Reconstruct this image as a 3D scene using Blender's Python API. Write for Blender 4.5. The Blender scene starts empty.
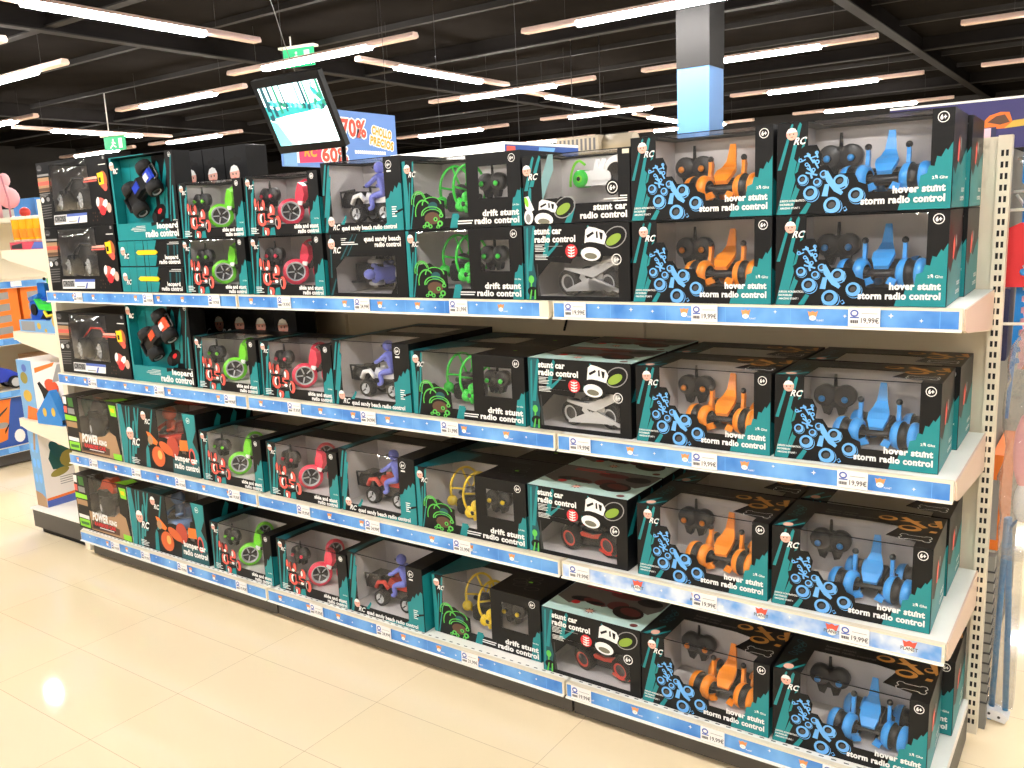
import bpy, math, random
from mathutils import Matrix, Vector
random.seed(7)
sc = bpy.context.scene
COL = sc.collection
PI = math.pi

# ------------------------------------------------------------------ materials
def lin(c):
    return tuple(((x/255)/12.92 if x/255 <= .04045 else ((x/255+.055)/1.055)**2.4) for x in c)
MATS = {}
def M(name, rgb, rough=.5, metal=0, spec=.5, emit=0, noise=0, scale=8, bump=0, alpha=1):
    if name in MATS: return MATS[name]
    m = bpy.data.materials.new(name); m.use_nodes = True
    nt = m.node_tree; b = nt.nodes['Principled BSDF']
    c = lin(rgb)
    b.inputs['Base Color'].default_value = (*c, 1)
    b.inputs['Roughness'].default_value = rough
    b.inputs['Metallic'].default_value = metal
    b.inputs['Specular IOR Level'].default_value = spec
    if emit:
        b.inputs['Emission Color'].default_value = (*c, 1)
        b.inputs['Emission Strength'].default_value = emit
    if noise or bump:
        tc = nt.nodes.new('ShaderNodeTexCoord'); n = nt.nodes.new('ShaderNodeTexNoise')
        n.inputs['Scale'].default_value = scale; n.inputs['Detail'].default_value = 4
        nt.links.new(tc.outputs['Object'], n.inputs['Vector'])
        if noise:
            r = nt.nodes.new('ShaderNodeValToRGB')
            r.color_ramp.elements[0].position = .35; r.color_ramp.elements[1].position = .65
            r.color_ramp.elements[0].color = (*[x*(1-noise) for x in c], 1)
            r.color_ramp.elements[1].color = (*[min(1, x*(1+noise)) for x in c], 1)
            nt.links.new(n.outputs['Fac'], r.inputs['Fac'])
            nt.links.new(r.outputs['Color'], b.inputs['Base Color'])
        if bump:
            bp = nt.nodes.new('ShaderNodeBump'); bp.inputs['Strength'].default_value = bump
            bp.inputs['Distance'].default_value = .01
            nt.links.new(n.outputs['Fac'], bp.inputs['Height']); nt.links.new(bp.outputs['Normal'], b.inputs['Normal'])
    MATS[name] = m
    return m

def film_mat(name, tint=.985, gloss=.035, rough=.05, bump=.2, scale=9, haze=.02):
    m = bpy.data.materials.new(name); m.use_nodes = True
    nt = m.node_tree; nt.nodes.clear()
    out = nt.nodes.new('ShaderNodeOutputMaterial')
    tr = nt.nodes.new('ShaderNodeBsdfTransparent'); tr.inputs[0].default_value = (tint, tint, tint, 1)
    gl = nt.nodes.new('ShaderNodeBsdfGlossy'); gl.inputs['Roughness'].default_value = rough
    gl.inputs['Color'].default_value = (.9, .9, .9, 1)
    df = nt.nodes.new('ShaderNodeBsdfDiffuse'); df.inputs[0].default_value = (.6, .6, .6, 1)
    lw = nt.nodes.new('ShaderNodeLayerWeight'); lw.inputs['Blend'].default_value = .5; pw = nt.nodes.new('ShaderNodeMath'); pw.operation = 'POWER'; pw.inputs[1].default_value = 4
    mr = nt.nodes.new('ShaderNodeMapRange'); mr.inputs['To Min'].default_value = gloss; mr.inputs['To Max'].default_value = .8
    m1 = nt.nodes.new('ShaderNodeMixShader'); m2 = nt.nodes.new('ShaderNodeMixShader')
    tc = nt.nodes.new('ShaderNodeTexCoord'); n = nt.nodes.new('ShaderNodeTexNoise'); n.inputs['Scale'].default_value = scale
    bp = nt.nodes.new('ShaderNodeBump'); bp.inputs['Strength'].default_value = bump; bp.inputs['Distance'].default_value = .02
    L = nt.links.new
    L(tc.outputs['Object'], n.inputs['Vector']); L(n.outputs['Fac'], bp.inputs['Height']); L(bp.outputs['Normal'], gl.inputs['Normal'])
    L(lw.outputs['Facing'], pw.inputs[0]); L(pw.outputs[0], mr.inputs['Value'])
    m2.inputs[0].default_value = haze
    L(tr.outputs[0], m2.inputs[1]); L(df.outputs[0], m2.inputs[2])
    L(mr.outputs['Result'], m1.inputs[0]); L(m2.outputs[0], m1.inputs[1]); L(gl.outputs[0], m1.inputs[2])
    L(m1.outputs[0], out.inputs['Surface'])
    MATS[name] = m
    return m

BLK = M('carton_black', (17, 17, 19), .4, spec=.3)
TEAL = M('carton_teal', (22, 138, 143), .4)
DTEAL = M('carton_dark_teal', (14, 84, 92), .4)
LTEAL = M('carton_pale_aqua', (190, 222, 218), .4)
WHT = M('print_white', (245, 245, 242), .5)
GRY = M('print_grey', (150, 150, 150), .5)
DGR = M('print_dark_grey', (70, 70, 72), .5)
SKIN = M('print_skin', (236, 178, 160), .5)
RED = M('print_red', (222, 44, 52), .45)
CORAL = M('print_coral', (240, 96, 84), .45)
PBLUE = M('print_sky_blue', (112, 182, 246), .45)
PGRN = M('print_leaf_green', (92, 196, 80), .45)
PORG = M('print_orange', (238, 120, 40), .45)
PTAN = M('print_tan', (176, 140, 104), .5)
PYEL = M('print_yellow', (250, 214, 20), .45)
PLIME = M('print_lime', (140, 220, 50), .45)
CARD = M('grey_card', (208, 203, 202), .7, noise=.05, scale=14)
FILM = film_mat('clear_window_film')
CRINKLE = film_mat('crinkled_window_film', tint=.9, gloss=.05, rough=.1, bump=.6, scale=12, haze=.03)
CREAM = M('cream_shelf_metal', (236, 226, 204), .35)
WMET = M('white_shelf_metal', (252, 250, 243), .35)
KICK = M('dark_grey_plinth', (78, 74, 70), .45)
HOLE = M('slot_dark', (22, 20, 18), .8)
TBLK = M('toy_black', (24, 24, 26), .35)
TDGR = M('toy_charcoal', (52, 52, 54), .4)
RUB = M('toy_rubber', (18, 18, 19), .75)
TORG = M('toy_orange', (250, 146, 28), .3)
TBLU = M('toy_blue', (62, 160, 240), .3)
TGRN = M('toy_green', (120, 224, 40), .3)
TPNK = M('toy_pink_red', (240, 62, 92), .3)
TYEL = M('toy_yellow', (240, 206, 40), .3)
TKGRN = M('toy_bright_green', (60, 210, 70), .3)
TSIL = M('toy_silver', (196, 198, 202), .3, metal=.3)
TWHT = M('toy_white', (240, 240, 242), .35)
TRED = M('toy_red', (206, 60, 46), .35)
TLAV = M('toy_lavender_blue', (112, 122, 214), .45)
TDKB = M('toy_deep_blue', (40, 66, 190), .3)
TROR = M('toy_red_orange', (226, 84, 48), .4)
TSLT = M('toy_slate_blue', (108, 142, 190), .4)
TBEI = M('toy_beige', (196, 184, 150), .6)
TSEA = M('toy_pale_sea_green', (150, 190, 180), .5)

# ------------------------------------------------------------------ mesh builder
TEXTS = {}
def text_geo(s, bold=.02):
    k = (s, bold)
    if k in TEXTS: return TEXTS[k]
    cu = bpy.data.curves.new('lettering', 'FONT'); cu.body = s; cu.offset = bold; cu.resolution_u = 3; cu.space_character = 1+1.6*bold
    o = bpy.data.objects.new('lettering', cu); COL.objects.link(o)
    dg = bpy.context.evaluated_depsgraph_get(); dg.update()
    ev = o.evaluated_get(dg); me = ev.to_mesh()
    v = [(q.co.x, q.co.y) for q in me.vertices]; f = [tuple(p.vertices) for p in me.polygons]
    ev.to_mesh_clear(); bpy.data.objects.remove(o); bpy.data.curves.remove(cu)
    x0 = min(a for a, b in v); x1 = max(a for a, b in v)
    v = [((a-x0), b) for a, b in v]
    TEXTS[k] = (v, f, x1-x0)
    return TEXTS[k]

class MB:
    def __init__(s): s.v = []; s.f = []; s.m = []; s.mats = []; s.sm = []
    def mi(s, mat):
        if mat not in s.mats: s.mats.append(mat)
        return s.mats.index(mat)
    def face(s, pts, mat, sm=False):
        k = len(s.v); s.v += [tuple(p) for p in pts]
        s.f.append(tuple(range(k, k+len(pts)))); s.m.append(s.mi(mat)); s.sm.append(sm)
    def mesh(s, vs, fs, mat, sm=False):
        k = len(s.v); s.v += [tuple(p) for p in vs]; i = s.mi(mat)
        for f in fs: s.f.append(tuple(a+k for a in f)); s.m.append(i); s.sm.append(sm)
        return s
    def box(s, x0, x1, y0, y1, z0, z1, mat, mtx=None, top=1, skew=(0, 0)):
        vs = []
        cx, cy = (x0+x1)/2, (y0+y1)/2
        for z, k in ((z0, 1), (z1, top)):
            dx, dy = skew if z == z1 else (0, 0)
            for x, y in ((x0, y0), (x1, y0), (x1, y1), (x0, y1)):
                vs.append(Vector((cx+(x-cx)*k+dx, cy+(y-cy)*k+dy, z)))
        if mtx: vs = [mtx @ v for v in vs]
        return s.mesh(vs, [(3, 2, 1, 0), (4, 5, 6, 7), (0, 1, 5, 4), (1, 2, 6, 5), (2, 3, 7, 6), (3, 0, 4, 7)], mat)
    def rbox(s, x0, x1, y0, y1, z0, z1, r, mat, mtx=None, n=3, axis='y'):
        # box with its outline rounded, extruded along an axis
        if axis == 'y': a0, a1, b0, b1, c0, c1 = x0, x1, z0, z1, y0, y1
        elif axis == 'z': a0, a1, b0, b1, c0, c1 = x0, x1, y0, y1, z0, z1
        else: a0, a1, b0, b1, c0, c1 = y0, y1, z0, z1, x0, x1
        pts = []
        for (cx, cy, st) in ((a1-r, b0+r, -PI/2), (a1-r, b1-r, 0), (a0+r, b1-r, PI/2), (a0+r, b0+r, PI)):
            for k in range(n+1):
                t = st+PI/2*k/n; pts.append((cx+r*math.cos(t), cy+r*math.sin(t)))
        return s.prism(pts, c0, c1, mat, axis, mtx)
    def prism(s, pts, c0, c1, mat, axis='y', mtx=None, sm=False):
        mp = {'y': lambda a, b, c: (a, c, b), 'z': lambda a, b, c: (a, b, c), 'x': lambda a, b, c: (c, a, b)}[axis]
        n = len(pts)
        vs = [Vector(mp(a, b, c0)) for a, b in pts]+[Vector(mp(a, b, c1)) for a, b in pts]
        if mtx: vs = [mtx @ v for v in vs]
        fs = [tuple(range(n)), tuple(range(2*n-1, n-1, -1))]+[(i, n+i, n+(i+1) % n, (i+1) % n) for i in range(n)]
        return s.mesh(vs, fs, mat, sm)
    def lathe(s, prof, mats, c=(0, 0, 0), axis=(1, 0, 0), n=20, sm=True):
        ax = Vector(axis).normalized(); u = ax.orthogonal().normalized(); w = ax.cross(u); c = Vector(c)
        if not isinstance(mats, (list, tuple)): mats = [mats]*(len(prof)-1)
        rings = []
        for r, a in prof:
            k = len(s.v); r = max(r, 1e-5)
            s.v += [tuple(c+ax*a+(u*math.cos(2*PI*i/n)+w*math.sin(2*PI*i/n))*r) for i in range(n)]; rings.append(k)
        for j in range(len(prof)-1):
            i0 = s.mi(mats[j])
            for i in range(n):
                a, b = rings[j], rings[j+1]
                s.f.append((a+i, a+(i+1) % n, b+(i+1) % n, b+i)); s.m.append(i0); s.sm.append(sm)
        return s
    def tube(s, path, r, mat, n=8, closed=False, caps=True):
        P = [Vector(p) for p in path]; rs = r if isinstance(r, (list, tuple)) else [r]*len(P)
        rings = []; prev = None
        for i, p in enumerate(P):
            a = P[i-1] if (i or closed) else P[i]; b = P[(i+1) % len(P)] if (i < len(P)-1 or closed) else P[i]
            t = (b-a).normalized()
            u = t.orthogonal().normalized() if prev is None else (prev-t*prev.dot(t)).normalized()
            prev = u; w = t.cross(u); k = len(s.v)
            s.v += [tuple(p+(u*math.cos(2*PI*j/n)+w*math.sin(2*PI*j/n))*rs[i]) for j in range(n)]; rings.append(k)
        m = s.mi(mat); L = len(P)
        for i in range(L if closed else L-1):
            a, b = rings[i], rings[(i+1) % L]
            for j in range(n):
                s.f.append((a+j, a+(j+1) % n, b+(j+1) % n, b+j)); s.m.append(m); s.sm.append(True)
        if caps and not closed:
            s.f.append(tuple(rings[0]+j for j in range(n))[::-1]); s.m.append(m); s.sm.append(False)
            s.f.append(tuple(rings[-1]+j for j in range(n))); s.m.append(m); s.sm.append(False)
        return s
    def ball(s, c, r, mat, n=14, sq=(1, 1, 1), mtx=None):
        k = n//2; vs = []; fs = []
        for i in range(k+1):
            for j in range(n):
                a, b = PI*i/k, 2*PI*j/n
                v = Vector((r*sq[0]*math.sin(a)*math.cos(b), r*sq[1]*math.sin(a)*math.sin(b), r*sq[2]*math.cos(a)))
                if mtx: v = mtx @ v
                vs.append(v+Vector(c))
        for i in range(k):
            for j in range(n): fs.append((i*n+j, i*n+(j+1) % n, (i+1)*n+(j+1) % n, (i+1)*n+j))
        return s.mesh(vs, fs, mat, True)
    # flat print on a face: fr maps (u, v, lift) to a point
    def pp(s, fr, pts, lay, mat): d = .0004+.00025*lay+2e-6*(len(s.f) % 100); s.face([fr(a, b, d) for a, b in pts], mat); return s
    def ell(s, fr, cx, cy, rx, ry, lay, mat, n=18, rot=0):
        c, d = math.cos(rot), math.sin(rot); q = []
        for i in range(n):
            a, b = rx*math.cos(2*PI*i/n), ry*math.sin(2*PI*i/n); q.append((cx+a*c-b*d, cy+a*d+b*c))
        return s.pp(fr, q, lay, mat)
    def ring(s, fr, cx, cy, rx, ry, k, lay, mat, a0=0, a1=2*PI, n=20, rot=0):
        c, d = math.cos(rot), math.sin(rot)
        def q(i, f):
            t = a0+(a1-a0)*i/n; a, b = rx*f*math.cos(t), ry*f*math.sin(t); return (cx+a*c-b*d, cy+a*d+b*c)
        for i in range(n): s.pp(fr, [q(i, 1), q(i+1, 1), q(i+1, k), q(i, k)], lay, mat)
        return s
    def text(s, fr, txt, u, v, size, lay, mat, width=None, al='L', bold=.02, shear=0, rot=0):
        vs, fs, w = text_geo(txt, bold); d0 = .0004+.00025*lay+4e-6*(len(s.f) % 60)
        kx = size if width is None else width/w
        off = {'L': 0, 'R': -w*kx, 'C': -w*kx/2}[al]
        c, d = math.cos(rot), math.sin(rot); P = []
        for a, b in vs:
            x, y = a*kx+off+b*size*shear, b*size
            P.append(fr(u+x*c-y*d, v+x*d+y*c, d0))
        return s.mesh(P, fs, mat)
    def build(s, name, parent=None, loc=None):
        me = bpy.data.meshes.new(name)
        me.from_pydata(s.v, [], s.f)
        for m in s.mats: me.materials.append(m)
        me.polygons.foreach_set('material_index', s.m); me.polygons.foreach_set('use_smooth', s.sm)
        me.update()
        o = bpy.data.objects.new(name, me); COL.objects.link(o)
        if parent: o.parent = parent
        if loc: o.location = loc
        return o

def tag(o, label, cat, group=None):
    o['label'] = label; o['category'] = cat
    if group: o['group'] = group
    return o
def thing(name, label, cat, loc=(0, 0, 0), rz=0, group=None):
    o = bpy.data.objects.new(name, None); COL.objects.link(o); o.empty_display_size = .05
    o.location = loc; o.rotation_euler = (0, 0, rz)
    return tag(o, label, cat, group)
def struct(o): o['kind'] = 'structure'; return o
def dup(root, loc, rz, label, group=None):
    r = root.copy(); COL.objects.link(r); r.location = loc; r.rotation_euler = (0, 0, rz); r['label'] = label
    if group: r['group'] = group
    for ch in list(root.children):
        c = ch.copy(); COL.objects.link(c); c.parent = r
        for g in list(ch.children):
            d = g.copy(); COL.objects.link(d); d.parent = c
    return r
def T(x=0, y=0, z=0, rx=0, ry=0, rz=0):
    return Matrix.Translation((x, y, z)) @ Matrix.Rotation(rz, 4, 'Z') @ Matrix.Rotation(ry, 4, 'Y') @ Matrix.Rotation(rx, 4, 'X')
FRONT = lambda u, v, d: (u, -d, v)

# ------------------------------------------------------------------ camera
cam = bpy.data.cameras.new('camera'); cam.sensor_width = 36; cam.lens = 866.785*36/1024
co = bpy.data.objects.new('camera', cam); COL.objects.link(co); sc.camera = co
yaw, pitch, roll = -.61706, .1865, -.04419
fw = Vector((math.sin(yaw)*math.cos(pitch), math.cos(yaw)*math.cos(pitch), -math.sin(pitch)))
rt = Vector((math.cos(yaw), -math.sin(yaw), 0)); up = rt.cross(fw)
r2 = rt*math.cos(roll)+up*math.sin(roll); u2 = up*math.cos(roll)-rt*math.sin(roll)
m3 = Matrix((r2, u2, -fw)).transposed()
co.matrix_world = Matrix.Translation((3.91935, -1.98852, 1.47111)) @ m3.to_4x4()
cam.clip_start = .05

# ------------------------------------------------------------------ room
def floor_mat():
    m = bpy.data.materials.new('floor_tiles'); m.use_nodes = True
    nt = m.node_tree; b = nt.nodes['Principled BSDF']; L = nt.links.new
    tc = nt.nodes.new('ShaderNodeTexCoord'); mp = nt.nodes.new('ShaderNodeMapping')
    mp.inputs['Location'].default_value = (-.278, .222+.2985*20, 0)
    br = nt.nodes.new('ShaderNodeTexBrick'); br.offset = 0; br.inputs['Scale'].default_value = 1
    br.inputs['Brick Width'].default_value = .604; br.inputs['Row Height'].default_value = .2985
    br.inputs['Mortar Size'].default_value = .0008; br.inputs['Mortar Smooth'].default_value = .3
    br.inputs['Color1'].default_value = (*lin((249, 230, 192)), 1); br.inputs['Color2'].default_value = (*lin((251, 232, 196)), 1)
    br.inputs['Mortar'].default_value = (*lin((200, 172, 130)), 1)
    L(tc.outputs['Object'], mp.inputs['Vector']); L(mp.outputs['Vector'], br.inputs['Vector'])
    L(br.outputs['Color'], b.inputs['Base Color'])
    n = nt.nodes.new('ShaderNodeTexNoise'); n.inputs['Scale'].default_value = 2.2; n.inputs['Detail'].default_value = 3
    mr = nt.nodes.new('ShaderNodeMapRange'); mr.inputs['To Min'].default_value = .03; mr.inputs['To Max'].default_value = .09
    L(tc.outputs['Object'], n.inputs['Vector']); L(n.outputs['Fac'], mr.inputs['Value']); L(mr.outputs['Result'], b.inputs['Roughness'])
    b.inputs['Specular IOR Level'].default_value = .5
    return m
X0, X1, Y0, Y1, ZC = -17, 13, -9, 19, 3.62
struct(MB().box(X0, X1, Y0, Y1, -.1, 0, floor_mat()).build('floor'))
CEIL = M('ceiling_black', (27, 25, 24), .9, spec=0, noise=.15, scale=1.5)
RIB = M('ceiling_rib', (38, 36, 35), .8, spec=.1)
WALL = M('wall_charcoal', (36, 34, 33), .85, noise=.1, scale=2)
WALLP = M('wall_pale', (214, 206, 196), .8, noise=.04, scale=2)
struct(MB().box(X0, X1, Y0, Y1, ZC, ZC+.1, CEIL).build('ceiling'))
struct(MB().box(X0, X1, Y1, Y1+.1, 0, ZC, WALL).build('wall_back'))
struct(MB().box(X0, X1, Y0-.1, Y0, 0, ZC, WALLP).build('wall_front'))
struct(MB().box(X0-.1, X0, Y0, Y1, 0, ZC, WALL).build('wall_left'))
struct(MB().box(X1, X1+.1, Y0, Y1, 0, ZC, WALLP).build('wall_right'))
k = 1
for i in range(15):                                    # deck ribs and deeper purlins run with the aisle
    y = -3+i*1.42
    b = MB()
    if i % 3 == 1:
        b.box(X0, X1, y-.05, y+.05, ZC-.17, ZC-.155, RIB).box(X0, X1, y-.012, y+.012, ZC-.155, ZC, CEIL)
    else:
        b.box(X0, X1, y-.03, y+.03, ZC-.06, ZC, RIB)
    struct(b.build('trim_%d' % k)); k += 1
for x in (-10.6, -4.6, 1.5, 7.4):                          # cross beams
    b = MB(); b.box(x-.06, x+.06, Y0, Y1, ZC-.21, ZC-.195, RIB).box(x-.012, x+.012, Y0, Y1, ZC-.195, ZC, CEIL)
    struct(b.build('trim_%d' % k)); k += 1

# blue column behind the shelving
COLB = M('column_blue', (92, 146, 214), .5); COLK = M('column_black', (15, 14, 14), .7)
b = MB(); b.box(.55, .85, 5.5, 5.83, 0, 2.72, COLB); b.box(.545, .855, 5.495, 5.835, 2.72, ZC, COLK)
struct(b.build('column'))

# ------------------------------------------------------------------ ceiling lights
HZ = 3.17
HOUS = M('light_housing', (226, 196, 186), .5)
TUBE = M('light_tube', (255, 250, 245), .5, emit=95)
STEEL = M('thin_steel', (120, 118, 114), .4, metal=.6)
def lamp_proto():
    t = thing('tube_light', '', 'ceiling light', (0, 0, HZ))
    b = MB(); L = 1.355
    b.prism([(-.045, .02), (.045, .02), (.03, .05), (-.03, .05)], -L, L, HOUS, 'x')
    for s in (-1, 1):
        b.prism([(-.045, 0), (.045, 0), (.045, .02), (-.045, .02)], s*.765, s*(L-.02), HOUS, 'x')
        b.prism([(-.04, .004), (.04, .004), (.045, .02), (-.045, .02)], s*(L-.02), s*L, HOUS, 'x')
    b.build('housing', t)
    b = MB(); b.prism([(-.044, .02), (-.046, -.005), (-.03, -.022), (0, -.028), (.03, -.022), (.046, -.005), (.044, .02)], -.765, .765, TUBE, 'x')
    b.build('glowing_tube', t)
    for s in (-1, 1):
        MB().tube([(s*.9, 0, .05), (s*.9, 0, ZC-HZ-.001)], .0015, M('dark_wire', (40, 38, 36), .6), 6).build('suspension_wire', t)
    return t
lp = lamp_proto(); used = [False]
def lamp(x, y, d, label, ext=0):
    s = 1.1112; px, py = 3.919+s*(x-3.919), -1.989+s*(y+1.989)
    rz = 0 if d == 'x' else PI/2
    if not used[0]:
        lp.location = (px, py, HZ); lp.rotation_euler = (0, 0, rz); lp['label'] = label; lp['group'] = 'linear ceiling lights'; used[0] = True
    else: dup(lp, (px, py, HZ), rz, label, 'linear ceiling lights')
for a in [
    (-2.08, 1.84, 'y', 'long linear ceiling light running off the top left corner'),
    (-5.1, 2.4, 'x', 'linear light cut by the left edge of the picture, uppermost there'),
    (-5.2, 4.42, 'x', 'small linear light left of the hanging television and under the long corner light'),
    (-8.6, 3.9, 'x', 'linear light cut by the left edge, second from the top there'),
    (-8.66, 5.45, 'y', 'linear light above the far left black toy boxes, sloping down to the right'),
    (-8.72, 7.12, 'x', 'faint linear light behind the tall dark cartons left of the television'),
    (-2.27, 3.85, 'x', 'bright linear light crossing in front of the green sign over the television'),
    (-2.1, 5.45, 'y', 'linear light right of the television, sloping down to the right above the sale sign'),
    (-2.38, 7.06, 'x', 'linear light right of the sale sign, pointing up to the right'),
    (-5.8, 10.2, 'x', 'low linear light just right of the sale sign edge'),
    (-2.27, 8.48, 'y', 'short looking linear light sloping down to meet the crossing lights'),
    (-2.6, 10.04, 'x', 'linear light meeting another at a cross left of the blue column'),
    (-2.5, 11.88, 'y', 'low linear light sloping down to the blue column'),
    (.87, 4.42, 'x', 'large linear light at the top centre running off the top edge'),
    (.66, 7.06, 'x', 'linear light passing behind the blue column'),
    (.54, 10.0, 'x', 'linear light second down to the right of the blue column'),
    (.4, 13.2, 'x', 'linear light third down to the right of the blue column'),
    (-2.8, 13.45, 'x', 'lowest linear light directly behind the blue column'),
    (-5.9, 13.3, 'x', 'low linear light above the white and green toy box'),
    (3.8, 7.06, 'x', 'linear light at the upper right edge of the picture'),
    (3.6, 10.0, 'x', 'linear light at the right edge under the upper one'),
    (-11.6, 7.1, 'x', 'distant linear light low at the left edge'),
]: lamp(*a)
# the rest of the shop's lighting, over and behind the camera
for x, y in [(.9, 1.3), (3.95, 1.3), (7, 1.3), (.9, -1.75), (3.95, -1.75), (-2.2, -1.75), (7, -1.75), (-5.2, -1.75), (.9, -4.8), (3.95, -4.8), (-2.2, -4.8), (7, 4.4)]:
    lamp(x, y, 'x', 'added linear ceiling light off the left edge, for the floor reflection')
lamp(-4.52, 1.6, 'x', 'added linear ceiling light off the left edge, for the floor reflection')  # extra lamp, added so its reflection makes the bright spot on the floor

# ------------------------------------------------------------------ main shelving
def strip_mat(name, c0, c1, scale):
    m = M(name, c0, .35); nt = m.node_tree; L = nt.links.new
    tc = nt.nodes.new('ShaderNodeTexCoord'); n = nt.nodes.new('ShaderNodeTexNoise'); n.inputs['Scale'].default_value = scale; n.inputs['Detail'].default_value = 3
    r = nt.nodes.new('ShaderNodeValToRGB'); r.color_ramp.elements[0].position = .36; r.color_ramp.elements[1].position = .68
    r.color_ramp.elements[0].color = (*lin(c0), 1); r.color_ramp.elements[1].color = (*lin(c1), 1)
    L(tc.outputs['Object'], n.inputs['Vector']); L(n.outputs['Fac'], r.inputs['Fac']); L(r.outputs['Color'], nt.nodes['Principled BSDF'].inputs['Base Color'])
    return m
STRIP = strip_mat('price_strip_blue', (62, 130, 212), (122, 184, 243), 9)
CLOUD = strip_mat('price_strip_clouds', (110, 166, 232), (236, 242, 250), 16)
EMBO = M('emblem_orange', (238, 160, 96), .5); EMBR = M('emblem_red', (232, 96, 74), .5)
BX = [0, 1.33, 2.66, 3.66]
ZT = [1.250, .881, .506, .1305]
SD = .47
def rail_front(y): return lambda u, v, d: (u, y-d, v)
def emblem(b, fr, x, z, big):
    k = 1.35 if big else 1
    c = EMBR if big else EMBO
    b.pp(fr, [(x-.011*k, z+.010*k), (x-.008*k, z-.002), (x+.008*k, z-.002), (x+.012*k, z+.011*k), (x+.005*k, z+.008*k), (x, z+.011*k), (x-.005*k, z+.008*k)], 2, c)
    b.ell(fr, x, z-.005*k, .008*k, .006*k, 3, WHT, 12)
    b.pp(fr, [(x-.003, z-.004), (x-.0015, z-.004), (x-.0015, z-.0055), (x-.003, z-.0055)], 4, DGR)
    b.pp(fr, [(x+.0015, z-.004), (x+.003, z-.004), (x+.003, z-.0055), (x+.0015, z-.0055)], 4, DGR)
    if big: b.text(fr, 'PLANET', x, z-.009, .012, 5, DGR, .036, 'C', .01)
    else: b.text(fr, 'PLANET', x+.009, z-.012, .006, 5, WHT, .016, 'L', .01)
def star(b, fr, x, z, r):
    b.pp(fr, [(x, z+r), (x+r*.25, z+r*.25), (x+r, z), (x+r*.25, z-r*.25), (x, z-r), (x-r*.25, z-r*.25), (x-r, z), (x-r*.25, z+r*.25)], 2, WHT)
def upright(parent, x, slots):
    b = MB(); w = .03
    b.box(x, x+w, .475, .512, .03, 1.622, CREAM)
    if slots:
        fr = rail_front(.475); z = .06
        while z < 1.6:
            for dx in (.0075, .0175): b.pp(fr, [(x+dx, z), (x+dx+.006, z), (x+dx+.006, z+.0145), (x+dx, z+.0145)], 1, HOLE)
            z += .0275
    b.build('upright', parent)
bays = []
for i, (nm, lb) in enumerate([('gondola_shelving', 'cream shelving bay at the left end, stocked from black car boxes to green bike boxes'),
                              ('gondola_shelving', 'cream shelving bay in the middle, stocked from red bike boxes to ring car boxes'),
                              ('gondola_shelving', 'cream shelving bay at the right end with slotted end post')]):
    xa, xb = BX[i], BX[i+1]
    t = thing(nm, lb, 'shelving', (0, 0, 0), 0, 'bays of the shelving run')
    bays.append(t)
    MB().box(xa+.002, xb-.002-(.01 if i == 2 else 0), .493, .508, .02, 1.62, CREAM).build('back_panel', t)
    upright(t, xa if i else 0, False)
    if i == 2: upright(t, 3.649, True)
    b = MB(); b.box(xa+.004+(.02 if i == 0 else 0), xb-.004, .03, .06, .012, .088, KICK); b.box(xa+.02, xb-.012, .06, .47, .012, .088, KICK)
    b.box(xb-.012, xb-.004, .06, .47, .012, .1, KICK)
    b.box(xa+.03, xb-.03, .045, .06, 0, .012, HOLE)
    b.build('plinth', t)
    for l, z in enumerate(ZT):
        xl, xr = xa+.004, xb-.004
        if i == 1 and l == 0: xl, xr = 1.336, 2.65
        b = MB()
        b.box(xl, xr, .002, SD, z-.028, z, WMET if l == 3 or i == 2 else CREAM)
        b.box(xl, xr, .03, .05, z-.04, z-.028, CREAM)
        if l == 3:                                   # punched slots along the front of the base deck
            x = xl+.03
            while x < xr-.03:
                b.pp(lambda u, v, d: (u, v, z+d), [(x, .012), (x+.012, .012), (x+.012, .016), (x, .016)], 0, DGR)
                x += .03
        sh = b.build('shelf', t)
        if l < 3:
            for xx in (xl, xr-.003):
                b = MB(); b.prism([(.012, z-.03), (.012, z-.045), (.05, z-.055), (SD+.004, z-.105), (SD+.004, z-.03)], xx, xx+.003, CREAM, 'x')
                b.build('bracket', sh)
            if i == 2:
                b = MB(); b.prism([(.012, z-.001), (.012, z-.045), (.05, z-.055), (SD+.004, z-.1), (SD+.004, z-.001)], 3.6562, 3.66, M('bracket_pinkish', (230, 204, 184), .4), 'x')
                b.build('end_bracket', sh)
        b = MB(); big = (i == 2 and l == 2)
        b.box(xl, xr, -.012, .002, z-.044, z+.0025, CREAM).box(xl, xr, -.0185, -.012, z-.046, z-.0415, WMET)
        fr = rail_front(-.012)
        xe = xr-(.006 if not (i == 1 and l == 0) else .03)
        b.pp(fr, [(xl+.003, z-.040), (xe, z-.040), (xe, z-.003), (xl+.003, z-.003)], 0, CLOUD if big else STRIP)
        x = xl+.07; q = 0
        step = .17 if big else .155
        while x < xe-.03:
            if (q+i+l) % 4 != 3 or big: emblem(b, fr, x, z-.019, big)
            else: star(b, fr, x+.01, z-.015, .006)
            star(b, fr, x+.07, z-.012-.012*((q*7) % 3)/2, .0045)
            if not big: b.pp(fr, [(x+.105, z-.039), (x+.1062, z-.039), (x+.1062, z-.004), (x+.105, z-.004)], 1, PBLUE)
            x += step; q += 1
        b.build('price_rail', sh)
MB().tube([(2.40, .482, 1.21), (2.41, .478, 1.15), (2.395, .476, 1.10)], .004, HOLE).build('cable', bays[1])

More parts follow.
